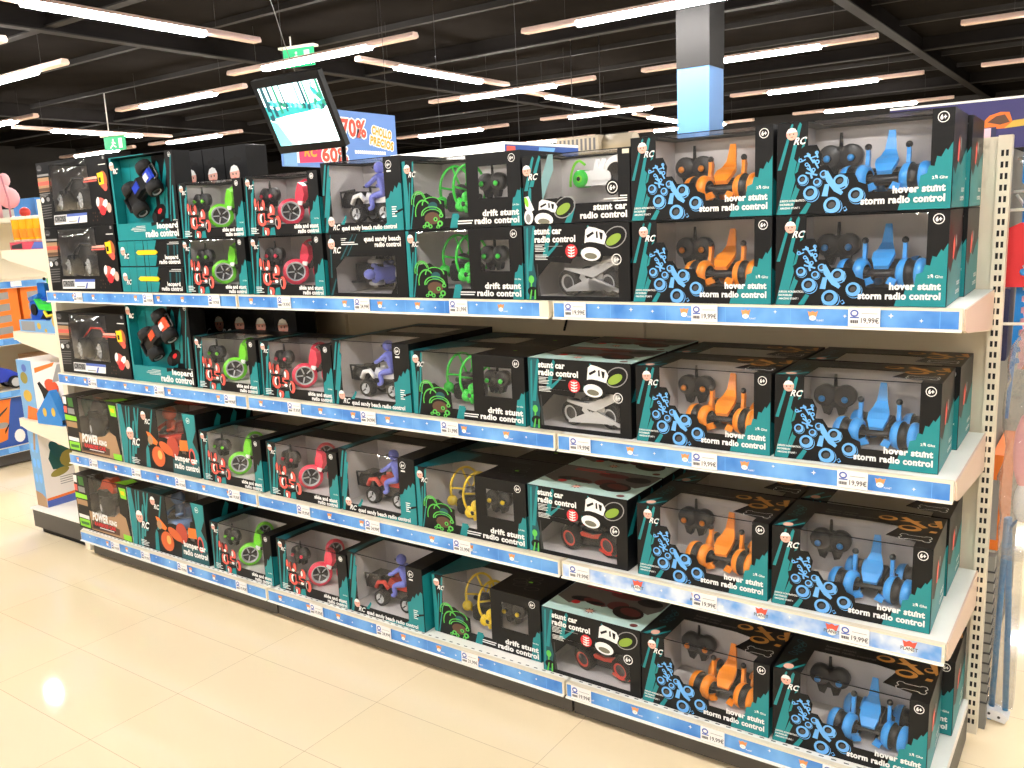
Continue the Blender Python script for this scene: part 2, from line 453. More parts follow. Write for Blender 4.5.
# price tags slid into the rails
TAGX = {0: [.271, .786, 1.202, 1.584, 1.952, 2.341, 2.735, 3.098, 3.465], 1: [.294, .786, 1.234, 1.587, 1.942, 2.281, 2.738, 3.097, 3.451],
        2: [.211, .545, .856, 1.198, 1.585, 1.923, 2.303, 2.723, 3.097, 3.466], 3: [.3, .534, .798, 1.182, 1.606, 1.938, 2.309, 2.717, 3.118, 3.435]}
TAGC = M('tag_white', (250, 248, 246), .45); TAGB = M('tag_blue', (86, 110, 190), .5)
TAGN = ['the top shelf', 'the second shelf', 'the third shelf', 'the bottom shelf']
ORD = ['first', 'second', 'third', 'fourth', 'fifth', 'sixth', 'seventh', 'eighth', 'ninth', 'tenth']
def make_tag(price):
    t = thing('price_tag', '', 'price tag')
    b = MB(); b.rbox(-.033, .033, -.0018, 0, -.0205, .0205, .002, TAGC)
    b.build('card', t)
    b = MB(); fr = rail_front(-.0018)
    b.ell(fr, -.02, .009, .009, .008, 1, TAGB, 14); b.ell(fr, -.02, .009, .0055, .0045, 2, TAGC, 12)
    b.pp(fr, [(-.029, -.002), (-.010, -.002), (-.010, .001), (-.029, .001)], 1, TAGB)
    for k in range(9): b.pp(fr, [(-.029+k*.002, -.013), (-.0278+k*.002+.0006*(k % 2), -.013), (-.0278+k*.002+.0006*(k % 2), -.006), (-.029+k*.002, -.006)], 1, DGR)
    b.text(fr, price, .031, -.012, .016, 1, DGR, .037, 'R', .012)
    b.pp(fr, [(-.005, .008), (.028, .008), (.028, .0092), (-.005, .0092)], 1, GRY)
    b.build('printing', t)
    return t
tagp = {}
for l in range(4):
    for n, x in enumerate(TAGX[l]):
        price = '19,99€' if x > 2.66 else ('21,99€' if x > 2.1 else '24,99€' if x > 1.75 else '19,95€')
        lab = 'white price tag on the rail of %s, %s from the left' % (TAGN[l], ORD[n])
        loc = (x, -.0155, ZT[l]-.0195)
        if price not in tagp:
            tagp[price] = make_tag(price); r = tagp[price]; r.location = loc; r['label'] = lab; r['group'] = 'price tags on the blue rails'
        else: dup(tagp[price], loc, 0, lab, 'price tags on the blue rails')

# ------------------------------------------------------------------ packaging
def CV(c, W, H):
    # c: bottom-left, bottom-right, top-right, top-left corners on a sketch of the face -> metres on the face
    (ax, ay), (bx, by), (cx, cy), (dx, dy) = c
    def f(px, py):
        v = .5; t = .5
        for _ in range(4):
            xl = ax+(dx-ax)*v; xr = bx+(cx-bx)*v; t = (px-xl)/(xr-xl)
            yb = ay+(by-ay)*t; yt = dy+(cy-dy)*t; v = (yb-py)/(yb-yt)
        return (t*W, v*H)
    f.s = W/abs(bx-ax)
    return f
def panel(b, fn, u0, u1, v0, v1, mat, holes=()):
    # a sheet 2 mm thick with rectangular holes; fn(u0,u1,v0,v1) gives the box limits
    us = sorted({u0, u1, *[h[0] for h in holes], *[h[1] for h in holes]}); vs = sorted({v0, v1, *[h[2] for h in holes], *[h[3] for h in holes]})
    for a in range(len(us)-1):
        for c in range(len(vs)-1):
            mu, mv = (us[a]+us[a+1])/2, (vs[c]+vs[c+1])/2
            if any(h[0] < mu < h[1] and h[2] < mv < h[3] for h in holes): continue
            b.box(*fn(us[a], us[a+1], vs[c], vs[c+1]), mat)
def carton(t, W, H, D, front=BLK, side=BLK, top=BLK, win=None, wins=(), topd=0, tray=True, film=None, mid=None, floor=.004, bulge=0):
    """carton with front windows (u0,u1,v0,v1); topd: how far the first window folds over the top"""
    th = .002
    holes = ([win] if win else [])+list(wins)
    b = MB()
    panel(b, lambda a, c, d, e: (a, c, 0, th, d, e), 0, W, 0, H, front, holes)
    panel(b, lambda a, c, d, e: (a, c, d, e, H-th, H), 0, W, th, D, top, [(win[0], win[1], th, topd)] if topd else [])
    b.box(0, th, th, D, 0, H-th, side).box(W-th, W, th, D, 0, H-th, side)
    b.box(th, W-th, D-th, D, 0, H-th, BLK).box(th, W-th, th, D-th, 0, th, BLK)
    b.build('carton', t)
    if tray and holes:
        md = mid or D-.03
        u0 = min(h[0] for h in holes); u1 = max(h[1] for h in holes)
        b = MB(); x0, x1 = max(.004, u0-(.03 if W < .43 else .16)), min(W-.004, u1+.04)
        b.box(x0, x1, md, md+.002, .004, H-.006, CARD)
        b.box(x0, x1, .006, md, floor, floor+.004, CARD)
        b.box(x0, x0+.002, .006, md, floor+.004, H-.006, CARD).box(x1-.002, x1, .006, md, floor+.004, H-.006, CARD)
        b.build('inner_card_tray', t)
    fm = film or FILM
    for h in holes:
        b = MB(); y = .0002
        tt = topd if (h is win and topd) else 0
        if bulge:
            N = 12; vs = []
            for j in range(N+1):
                for i in range(N+1):
                    k = (math.sin(PI*i/N)*math.sin(PI*j/N))**.45 if 0 < i < N and 0 < j < N else 0
                    vs.append((h[0]+(h[1]-h[0])*i/N, y-bulge*k, h[2]+(h[3]-h[2])*j/N))
            b.mesh(vs, [(j*(N+1)+i, j*(N+1)+i+1, (j+1)*(N+1)+i+1, (j+1)*(N+1)+i) for j in range(N) for i in range(N)], fm, True)
        elif tt:
            b.face([(h[0], y, h[2]), (h[1], y, h[2]), (h[1], y, H-.008), (h[0], y, H-.008)], fm)
            b.face([(h[0], y, H-.008), (h[1], y, H-.008), (h[1], .0025, H-.0025), (h[0], .0025, H-.0025)], fm, True)
            b.face([(h[0], .0025, H-.0025), (h[1], .0025, H-.0025), (h[1], .008, H-.0004), (h[0], .008, H-.0004)], fm, True)
            b.face([(h[0], .008, H-.0004), (h[1], .008, H-.0004), (h[1], tt, H-.0004), (h[0], tt, H-.0004)], fm)
        else:
            b.face([(h[0], y, h[2]), (h[1], y, h[2]), (h[1], y, h[3]), (h[0], y, h[3])], fm)
        b.build('window_film', t)
def frames(W, H, D):
    return (FRONT, lambda u, v, d: (u, v, H+d), lambda u, v, d: (W+d, u, v), lambda u, v, d: (-d, D-u, v))
def prints(b, t, W, H, D):
    # printed pictures face by face, kept inside the face
    e = .0006; parts = {}
    for f, m in zip(b.f, b.m):
        P = [b.v[i] for i in f]
        if max(p[1] for p in P) <= 0: k = 'front_print'
        elif min(p[2] for p in P) >= H: k = 'top_print'
        elif min(p[0] for p in P) >= W: k = 'right_side_print'
        else: k = 'left_side_print'
        q = []
        for x, y, z in P:
            if k in ('front_print', 'top_print'): x = min(max(x, e), W-e)
            if k != 'front_print': y = min(max(y, e), D-e)
            if k != 'top_print': z = min(max(z, e), H-e)
            q.append((x, y, z))
        parts.setdefault(k, []).append((q, b.mats[m]))
    for k, fs in parts.items():
        bb = [tuple(min(p[i] for p in q) for i in range(3)) for q, m in fs]
        tt = [tuple(max(p[i] for p in q) for i in range(3)) for q, m in fs]
        sz = [max(t_-b_ for t_, b_ in zip(tt[i], bb[i])) for i in range(len(fs))]
        todo = set(range(len(fs))); first = True
        for seed in sorted(todo, key=lambda i: -sz[i]):
            if seed not in todo: continue
            todo.discard(seed); grp = [seed]; st = [seed]
            while st:
                i = st.pop()
                near = [j for j in todo if sum(max(0, bb[i][a]-tt[j][a], bb[j][a]-tt[i][a])**2 for a in range(3))**.5 <= max(.018, .45*max(sz[i], sz[j]))]
                for j in near: todo.discard(j); grp.append(j); st.append(j)
            o = MB()
            for i in sorted(grp): o.face(fs[i][0], fs[i][1])
            o.build(k if first else k.replace('print', 'printed_mark'), t); first = False
def blades(b, fr, pts, mat=TEAL, lay=1):
    # tapering strokes: (base u, base v, tip u, tip v, base width)
    for u, v, x, y, w in pts:
        b.pp(fr, [(u, v), (u+w, v), (x+w*.75, y-w*.4), (x+w*.4, y), (x, y-w*.7)], lay, mat)
def logo(b, fr, u, v, r, lay=6):
    b.ell(fr, u+r*1.3, v-r*1.25, r*1.05, r*.75, lay, BLK, 14)
    b.ell(fr, u, v, r, r*1.05, lay, SKIN, 18)
    b.pp(fr, [(u-r*.98, v+r*.2), (u+r*.95, v+r*.35), (u+r*.6, v+r*.9), (u, v+r*1.1), (u-r*.6, v+r*.9)], lay+1, WHT)
    b.ell(fr, u-r*.35, v-r*.05, r*.12, r*.15, lay+1, DGR, 8); b.ell(fr, u+r*.3, v-r*.02, r*.12, r*.15, lay+1, DGR, 8)
    b.pp(fr, [(u-r*.3, v-r*.5), (u+r*.35, v-r*.45), (u+r*.1, v-r*.62)], lay+1, CORAL)
    b.text(fr, 'RC', u+r*.35, v-r*1.85, r*1.7, lay+2, WHT, r*2.0, 'L', .03, .35)
def age(b, fr, u, v, r, lay=3):
    b.ring(fr, u, v, r, r, .84, lay, WHT); b.text(fr, '6+', u, v-r*.42, r*1.15, lay, WHT, r*1.1, 'C', .05)
def lines(b, fr, u, v, ws, h, gap, mat=WHT, lay=2, al='L'):
    for k, w in enumerate(ws):
        x = u if al == 'L' else u-w
        b.pp(fr, [(x, v-k*gap), (x+w, v-k*gap), (x+w, v-k*gap+h), (x, v-k*gap+h)], lay, mat)
def titles(t, fr, items, H=0):
    b = MB()
    for (s, u, v, size, w, al) in items: b.text(fr, s, u, v, size, 10, WHT, w, al, .048)
    b.build('title_lettering', t)

# ---- drum-wheel vehicle cartons (wide black box, slanting teal strokes)
HW, HH, HD = .360, .203, .222
def hover_box():
    t = thing('toy_carton', '', 'toy box')
    carton(t, HW, HH, HD, win=(.068, .318, .042, HH-.002), topd=.135, mid=.175, floor=.03)
    F, TP, RS, LS = frames(HW, HH, HD)
    c = CV(((52, 430), (672, 400), (690, 50), (55, 110)), HW, HH)
    b = MB()
    blades(b, F, [(.0005, .001, .046, .201, .011), (.0005, .001, .028, .125, .022), (.016, .001, .06, .17, .007), (.02, .001, .062, .128, .013), (.002, .1, .03, .2, .008), (.026, .001, .066, .1, .004), (.052, .001, .082, .055, .014)], TEAL)
    b.pp(F, [(HW-.001, .001), (HW-.001, .135), (.35, .118), (.346, .122), (.338, .106), (.330, .108), (.326, .088), (.316, .09), (.312, .074), (.3, .07), (.297, .05), (.28, .04), (.275, .022), (.262, .016), (.258, .001)], 1, TEAL)
    # printed blue vehicle over the window corner
    b.pp(F, [(.048, .140), (.062, .150), (.088, .150), (.099, .128), (.096, .104), (.112, .104), (.125, .085), (.168, .085), (.178, .065), (.196, .058), (.2, .036), (.19, .012), (.14, .001), (.09, .001), (.06, .05), (.045, .06), (.04, .09), (.055, .1)], 2, BLK)
    for px, py, r in ((185, 350, 29), (155, 303, 20), (295, 307, 27), (352, 355, 29), (265, 392, 33), (235, 283, 16), (210, 311, 16)):
        u, v = c(px, py); q = r*1.04*c.s
        b.ell(F, u+q*.12, v-q*.16, q*1.12, q*1.1, 3, BLK); b.ell(F, u+q*.1, v-q*.14, q, q*.98, 4, PBLUE); b.ell(F, u+q*.05, v-q*.07, q*.97, q*.95, 5, BLK)
        b.ell(F, u-q*.02, v+q*.03, q*.92, q*.9, 6, PBLUE); b.ell(F, u-q*.1, v+q*.12, q*.56, q*.5, 7, BLK, rot=.6); b.ell(F, u-q*.05, v+q*.05, q*.4, q*.32, 8, DGR, rot=.6)
    b.pp(F, [c(238, 276), c(250, 270), c(272, 306), c(306, 345), c(298, 355), c(272, 342), c(243, 306)], 9, PBLUE); b.pp(F, [c(238, 318), c(256, 316), c(248, 360), c(226, 360)], 5, PBLUE); b.pp(F, [c(311, 290), c(322, 292), c(320, 328), c(311, 324)], 7, PBLUE)
    for px, py, r in ((146, 236, 8), (210, 240, 9), (170, 250, 8), (196, 268, 8), (208, 208, 7), (178, 218, 7)):
        u, v = c(px, py); b.ring(F, u, v, r*c.s, r*c.s, .45, 5, PBLUE, 0, 2*PI, 10)
    for (x0, y0, x1, y1, w) in ((172, 210, 196, 244, 5), (160, 224, 178, 216, 5), (178, 250, 192, 285, 5), (196, 232, 214, 262, 5), (205, 206, 212, 226, 5), (166, 278, 210, 286, 5), (186, 284, 190, 298, 6), (182, 228, 206, 220, 4), (170, 262, 198, 278, 5), (150, 240, 166, 232, 4), (308, 398, 316, 410, 9)):
        (a, e), (f, g) = c(x0, y0), c(x1, y1); n = Vector((g-e, a-f)).normalized()*w*1.3*c.s/2
        b.pp(F, [(a+n.x, e+n.y), (f+n.x, g+n.y), (f-n.x, g-n.y), (a-n.x, e-n.y)], 4, PBLUE)
    u, v = c(311, 403); b.ell(F, u, v, .003, .003, 5, BLK, 10)
    age(b, F, .339, .185, .0112)
    lines(b, F, .328, .0655, [.004, .004], .004, .02)
    b.text(F, '2.4 Ghz', .352, .062, .008, 2, WHT, .03, 'R', .02)
    b.text(F, 'JUEGOS ACROBATICOS', .008, .029, .006, 2, WHT, .058, 'L', .03)
    b.text(F, 'INCREIBLES', .008, .021, .006, 2, WHT, .03, 'L', .03)
    b.text(F, 'AMAZING STUNT !', .008, .013, .006, 2, WHT, .045, 'L', .03)
    logo(b, F, .033, .177, .0125)
    # top face: dim title, printed rings and a bone-shaped handle outline
    D2 = M('print_dim_grey', (96, 94, 92), .45); OC = M('print_ochre', (196, 136, 62), .45)
    b.text(TP, 'hover stunt', .09, .165, .016, 1, D2, .075, 'L', .02); b.text(TP, 'storm radio control', .09, .148, .016, 1, D2, .125, 'L', .02)
    b.pp(TP, [(.25, .05), (.319, .03), (.36, .03), (.36, .22), (.2, .22), (.2, .136), (.27, .12)], 0, BLK)
    for u, v, rx, ry in ((.235, .17, .022, .017), (.292, .118, .026, .02), (.34, .16, .014, .013)):
        b.ell(TP, u, v, rx, ry, 1, OC); b.ell(TP, u-.002, v+.002, rx*.62, ry*.55, 2, BLK)
    b.pp(TP, [(.262, .185), (.272, .195), (.33, .135), (.318, .128)], 2, OC); b.pp(TP, [(.262, .16), (.275, .17), (.31, .175), (.3, .16)], 2, OC)
    b.pp(TP, [(.335, .105), (.35, .105), (.352, .118), (.338, .118)], 2, OC); b.pp(TP, [(.335, .19), (.355, .14), (.359, .15), (.35, .2)], 2, OC)
    bone = [(.285, .055), (.279, .064), (.283, .074), (.292, .074), (.297, .069), (.33, .069), (.335, .074), (.344, .074), (.348, .064), (.343, .056), (.348, .048), (.344, .038), (.335, .038), (.33, .044), (.297, .044), (.292, .038), (.283, .038), (.279, .048)]
    for k in range(len(bone)):
        a, d = Vector(bone[k]), Vector(bone[(k+1) % len(bone)]); n = (d-a).normalized(); n = Vector((n.y, -n.x))*.0009
        b.pp(TP, [tuple(a+n), tuple(d+n), tuple(d-n), tuple(a-n)], 2, WHT)
    blades(b, TP, [(.004, .002, .035, .07, .014), (.03, .002, .06, .05, .012)], TEAL)
    b.ell(TP, .033, .02, .0125, .014, 2, SKIN)
    for k in range(7): b.ring(TP, .025+.006*(k % 3), .09+.012*k, .013, .007, .75, 1, DTEAL, 0, 2*PI, 12, .4*k)
    # right side: teal foot, pale pictures
    b.pp(RS, [(.002, .002), (HD-.002, .002), (HD-.002, .13), (.16, .11), (.12, .09), (.08, .1), (.04, .07), (.002, .085)], 1, TEAL)
    b.pp(RS, [(.06, .1), (.08, .095), (.1, .125), (.085, .15), (.065, .135)], 2, CORAL); b.pp(RS, [(.1, .13), (.12, .12), (.12, .145), (.105, .15)], 2, GRY)
    b.text(RS, 'stunt', .20, .035, .018, 3, WHT, .05, 'R', .03); b.text(RS, 'control', .20, .016, .018, 3, WHT, .065, 'R', .03)
    blades(b, LS, [(.02, .002, .08, .19, .03), (.09, .002, .15, .18, .03), (.15, .002, .2, .15, .03)], TEAL)
    prints(b, t, HW, HH, HD)
    titles(t, F, [('hover stunt', .349, .0375, .0205, .102, 'R'), ('storm radio control', .349, .0165, .0205, .166, 'R')])
    return t
def pad_mesh(t, knob, s=1, ang=0, antenna=True):
    b = MB()
    for x in (-.021, .021): b.lathe([(0, -.012*s), (.02*s, -.012*s), (.024*s, -.008*s), (.024*s, .009*s), (.02*s, .011*s), (0, .011*s)], [TDGR, TDGR, TBLK, TBLK, TBLK], (x*s, 0, .004*s), (0, 1, 0), 20)
    b.prism([(x*s, z*s) for x, z in ((-.03, -.012), (-.022, -.036), (-.01, -.04), (-.004, -.022), (.004, -.022), (.01, -.04), (.022, -.036), (.03, -.012), (.024, .024), (-.024, .024))], -.009*s, .009*s, TBLK, 'y')
    b.build('handset', t)
    for x in (-.024, .024):
        b = MB(); b.lathe([(0, 0), (.008*s, 0), (.008*s, .003*s), (.004*s, .004*s), (.004*s, .008*s), (.0075*s, .009*s), (.006*s, .0125*s), (0, .013*s)], [TBLK, TBLK, TBLK, knob, knob, knob, knob], (x*s, -.0122*s, -.001*s), (0, -1, 0), 14)
        b.build('thumb_stick', t)
    if antenna: MB().tube([(0, 0, .022*s), (0, 0, .052*s)], [.0045*s, .003*s], TBLK).build('antenna', t)
def controller(knob, s=1):
    t = thing('remote_control', '', 'remote control'); pad_mesh(t, knob, s); return t
def drum(t, c, col, r=.034, w=.058, axis=(1, 0, 0)):
    h = w/2
    b = MB(); k = TBLK
    b.lathe([(0, -h*.55), (r*.56, -h*.55), (r*.6, -h*.95), (r*.7, -h), (r*.92, -h*.84), (r, -h*.52), (r*.98, -h*.34), (r*.84, -h*.3), (r*.84, h*.3), (r*.98, h*.34), (r, h*.52), (r*.92, h*.84), (r*.7, h), (r*.6, h*.95), (r*.56, h*.55), (0, h*.55)],
            [k, k, col, col, col, col, k, k, k, col, col, col, col, k, k], c, axis, 22)
    b.build('drum_wheel', t)
def hover_toy(col):
    t = thing('toy_vehicle', '', 'toy car')
    b = MB()
    b.rbox(-.05, .05, -.02, .075, .022, .05, .012, TBLK, axis='x')
    b.prism([(-.03, .05), (-.02, .058), (.05, .062), (.07, .05)], -.024, .024, TBLK, 'x')
    for x in (-.03, .03): b.tube([(x, -.015, .045), (x*1.3, -.035, .035)], .005, TDGR)
    b.tube([(-.075, -.03, .034), (.075, -.03, .034)], .006, TDGR); b.tube([(-.06, .07, .04), (.06, .07, .04)], .006, TDGR)
    b.build('chassis', t)
    for x, y in ((-.06, -.03), (.066, -.03), (-.042, .06), (.074, .06)): drum(t, (x, y, .034), col, .034, .064, (1, -.22 if y < 0 else -.1, 0))
    b = MB()                                            # swooping saddle rising to a fin
    sp = [(-.045, .052, .015), (-.03, .068, .022), (-.01, .079, .023), (.01, .086, .018), (.024, .1, .012), (.032, .125, .009), (.036, .142, .007)]
    for k in range(len(sp)-1):
        (y0, z0, w0), (y1, z1, w1) = sp[k], sp[k+1]
        vs = [(-w0, y0, z0), (w0, y0, z0), (w1, y1, z1), (-w1, y1, z1), (-w0, y0+.006, z0-.008), (w0, y0+.006, z0-.008), (w1, y1+.008, z1-.006), (-w1, y1+.008, z1-.006)]
        b.mesh(vs, [(0, 1, 2, 3), (7, 6, 5, 4), (0, 4, 5, 1), (3, 2, 6, 7), (1, 5, 6, 2), (0, 3, 7, 4)], col, False)
    b.build('saddle_fairing', t)
    for s in (-1, 1):
        b = MB(); b.prism([(-.012, .05), (.012, .05), (.006, .072), (.012, .09), (.004, .108), (-.006, .106), (-.006, .085), (-.01, .07)], s*.042-.004, s*.042+.004, col, 'x')
        b.ball((s*.042, -.002, .106), .008, TBLK, 10)
        b.build('side_fin', t)
    for s in (-1, 1):
        b = MB(); b.prism([(s*.012, .014), (s*.03, .008), (s*.036, .022), (s*.02, .028)], -.055, -.045, col, 'y'); b.box(s*.02-.003, s*.02+.003, -.05, -.018, .02, .026, TBLK)
        b.build('front_tab', t)
    return t

# ---- tumbling bike cartons (red printed robot bike at the corner)
SW, SH, SDp = .372, .203, .222
def slide_box():
    t = thing('toy_carton', '', 'toy box')
    carton(t, SW, SH, SDp, win=(.052, .322, .037, SH-.002), topd=.13, mid=.17, floor=.028)
    F, TP, RS, LS = frames(SW, SH, SDp)
    c = CV(((60, 740), (455, 735), (445, 425), (60, 430)), SW, SH); b = MB()
    blades(b, F, [(.002, .002, .012, .2, .008), (.012, .002, .05, .19, .01), (.022, .002, .035, .15, .01), (.036, .01, .05, .12, .008), (.075, .001, .08, .05, .03), (.115, .001, .12, .04, .03)], TEAL)
    b.pp(F, [(SW-.001, .001), (SW-.001, .118), (.366, .125), (.352, .1), (.346, .108), (.338, .08), (.326, .07), (.322, .001)], 1, TEAL)
    b.pp(F, [(.323, .037), (.371, .037), (.371, .202), (.323, .202)], 0, BLK)
    def cap(x, y, w, h, m=CORAL, lay=4, rot=0):
        u, v = c(x, y); b.ell(F, u, v, (w/2+3)*c.s, (h/2+3)*c.s*.75, lay-1, BLK, 16, rot); b.ell(F, u, v, w/2*c.s, h/2*c.s*.75, lay, m, 16, rot)
    for x, y, w, h in ((117, 575, 15, 60), (138, 582, 17, 56), (160, 580, 17, 50), (204, 610, 32, 58), (148, 652, 52, 70), (188, 648, 40, 46), (232, 672, 32, 64), (168, 716, 30, 46)): cap(x, y, w, h)
    for x, y, w, h in ((150, 598, 18, 18), (146, 648, 22, 44), (198, 666, 20, 16), (224, 672, 12, 40), (117, 596, 8, 18), (198, 606, 12, 34), (162, 722, 10, 26)): cap(x, y, w, h, WHT, 5)
    for x, y, w, h in ((152, 652, 9, 34), (185, 690, 56, 12), (172, 640, 10, 40), (205, 640, 30, 8), (150, 615, 60, 7), (226, 674, 5, 28), (140, 575, 4, 40), (178, 655, 26, 6)): cap(x, y, w, h, BLK, 6)
    b.text(F, '2.4 Ghz', .365, .048, .006, 2, WHT, .022, 'R', .02)
    lines(b, F, .018, .026, [.03, .04, .03, .042], .0025, .006)
    b.ell(F, .345, .186, .009, .009, 2, GRY, 16); age(b, F, .345, .186, .0095)
    logo(b, F, .024, .182, .0115)
    for k in range(10): b.ring(TP, .2+.025*(k % 5)+.006*(k//5), .155+.03*(k//5), .012, .008, .8, 1, DGR, 0, 2*PI, 12, k*.5)
    b.pp(TP, [(.002, .002), (.05, .002), (.03, .1), (.05, .2), (.01, .2)], 1, DTEAL)
    b.pp(RS, [(.002, .002), (.22, .002), (.22, .12), (.1, .09), (.002, .12)], 1, TEAL)
    blades(b, LS, [(.02, .002, .06, .19, .02), (.07, .002, .11, .18, .03), (.13, .002, .18, .15, .03)], TEAL)
    prints(b, t, SW, SH, SDp)
    titles(t, F, [('slide and stunt', .362, .021, .019, .117, 'R'), ('radio control', .362, .005, .019, .1, 'R')])
    return t
def wheel(t, c, col, r=.043, w=.03, axis=(1, 0, 0), name='wheel'):
    h = w/2; b = MB(); g = TDGR
    b.lathe([(0, -h*.3), (r*.62, -h*.3), (r*.66, -h*.9), (r*.74, -h), (r*.8, -h*.7), (r*.97, -h*.7), (r, 0), (r*.97, h*.7), (r*.8, h*.7), (r*.74, h), (r*.66, h*.9), (r*.62, h*.3), (0, h*.3)],
            [g, TSIL, TSIL, col, col, col, col, col, col, TSIL, TSIL, g], c, axis, 24)
    ax = Vector(axis).normalized(); u = ax.orthogonal().normalized(); w2 = ax.cross(u)
    for s in (-1, 1):
        for k in range(5):
            d = u*math.cos(k*1.2566)+w2*math.sin(k*1.2566); p = Vector(c)+ax*s*h*.45
            b.tube([p+d*r*.12, p+d*r*.6], .0025, TSIL, 6)
    b.build(name, t)
def slide_toy(col):
    t = thing('toy_vehicle', '', 'toy bike'); b = MB()
    b.tube([(-.02, -.045, .045), (.0, -.01, .06), (.02, .02, .085), (-.006, .03, .115)], .012, TBLK)
    b.tube([(.02, .02, .085), (.055, .026, .05)], .01, TBLK); b.ball((.012, .005, .075), .022, TDGR)
    b.build('frame', t)
    wheel(t, (-.02, -.045, .045), col, .045, .034, (.75, -.65, .1)); wheel(t, (-.012, .03, .12), col, .036, .03, (.8, -.6, .1)); wheel(t, (.055, .026, .045), col, .045, .034, (.75, -.65, .1))
    b = MB(); b.prism([(-.014, .07), (.02, .072), (.034, .1), (.03, .13), (.008, .142), (-.008, .11)], -.03, -.008, col, 'y'); b.prism([(.0, .068), (.022, .064), (.03, .078), (.006, .08)], -.034, -.03, TWHT, 'y')
    b.build('fairing', t)
    return t

# ---- quad-bike cartons
QW, QH, QD = .345, .222, .222
def skin(nodes, edges, mat, levels=1):
    me = bpy.data.meshes.new('figure'); me.from_pydata([n[:3] for n in nodes], edges, []); o = bpy.data.objects.new('figure', me); COL.objects.link(o)
    md = o.modifiers.new('s', 'SKIN'); sk = me.skin_vertices[0].data
    for i, n in enumerate(nodes): sk[i].radius = (n[3], n[3])
    sk[0].use_root = True
    ss = o.modifiers.new('u', 'SUBSURF'); ss.levels = levels
    dg = bpy.context.evaluated_depsgraph_get(); dg.update(); ev = o.evaluated_get(dg); m = ev.to_mesh()
    v = [tuple(q.co) for q in m.vertices]; f = [tuple(p.vertices) for p in m.polygons]; ev.to_mesh_clear()
    bpy.data.objects.remove(o); bpy.data.meshes.remove(me)
    return MB().mesh(v, f, mat, True)
def quad_box():
    t = thing('toy_carton', '', 'toy box')
    carton(t, QW, QH, QD, win=(.036, .275, .03, QH-.002), topd=.15, mid=.185, floor=.024)
    F, TP, RS, LS = frames(QW, QH, QD); c = CV(((60, 420), (450, 420), (430, 65), (50, 95)), QW, QH); b = MB()
    b.pp(F, [(.001, .001), (.044, .001), (.036, .1), (.036, .221), (.001, .221)], 1, BLK)
    blades(b, F, [(.002, .05, .034, .215, .012), (.006, .02, .036, .18, .012), (.002, .002, .03, .12, .012), (.0, .12, .02, .218, .01), (.075, .025, .092, .055, .016)], TEAL, 2)
    b.pp(F, [(.276, .02), (QW-.001, .001), (QW-.001, .138), (.335, .143), (.325, .125), (.318, .135), (.308, .115), (.3, .12), (.29, .1), (.276, .095)], 1, TEAL)
    b.pp(F, [(.16, .001), (.344, .001), (.344, .028), (.28, .028), (.26, .015), (.2, .01)], 1, TEAL)
    b.pp(F, [(.30, .045), (.345, .06), (.345, .066), (.32, .06)], 2, BLK)
    age(b, F, .297, .198, .0125); b.pp(F, [(.288, .176), (.306, .176), (.306, .181), (.288, .181)], 2, WHT)
    lines(b, F, .30, .07, [.02, .016, .022, .012, .018], .003, .007)
    logo(b, F, .034, .036, .0145)
    b.pp(TP, [(.036, .002), (.002, .002), (.002, .22), (.06, .22), (.02, .1)], 1, DTEAL); lines(b, TP, .1, .2, [.12, .1], .006, .012, DGR)
    b.pp(RS, [(.002, .002), (.22, .002), (.22, .2), (.12, .12), (.06, .2), (.002, .2)], 1, TEAL)
    prints(b, t, QW, QH, QD)
    titles(t, F, [('quad sandy beach radio control', .318, .0075, .019, .238, 'R')])
    return t
def quad_top_box():
    t = thing('toy_carton', '', 'toy box')
    carton(t, QW, .203, QD, win=(.036, .30, .012, .128), topd=0, mid=.2, film=CRINKLE)
    F, TP, RS, LS = frames(QW, .203, QD); b = MB()
    b.pp(F, [(.036, .09), (.085, .128), (.036, .128)], 1, BLK); b.pp(F, [(.275, .012), (.3, .012), (.3, .045), (.29, .03)], 1, BLK)
    blades(b, F, [(.003, .002, .03, .06, .01), (.012, .06, .02, .2, .006), (.06, .12, .12, .2, .008), (.09, .13, .14, .2, .006)], DTEAL)
    lines(b, F, .07, .185, [.025, .02], .002, .005); lines(b, F, .07, .172, [.06, .075], .003, .006)
    logo(b, F, .026, .17, .016)
    prints(b, t, QW, .203, QD)
    titles(t, F, [('quad sandy beach', .33, .176, .02, .155, 'R'), ('radio control', .33, .158, .02, .11, 'R')])
    return t
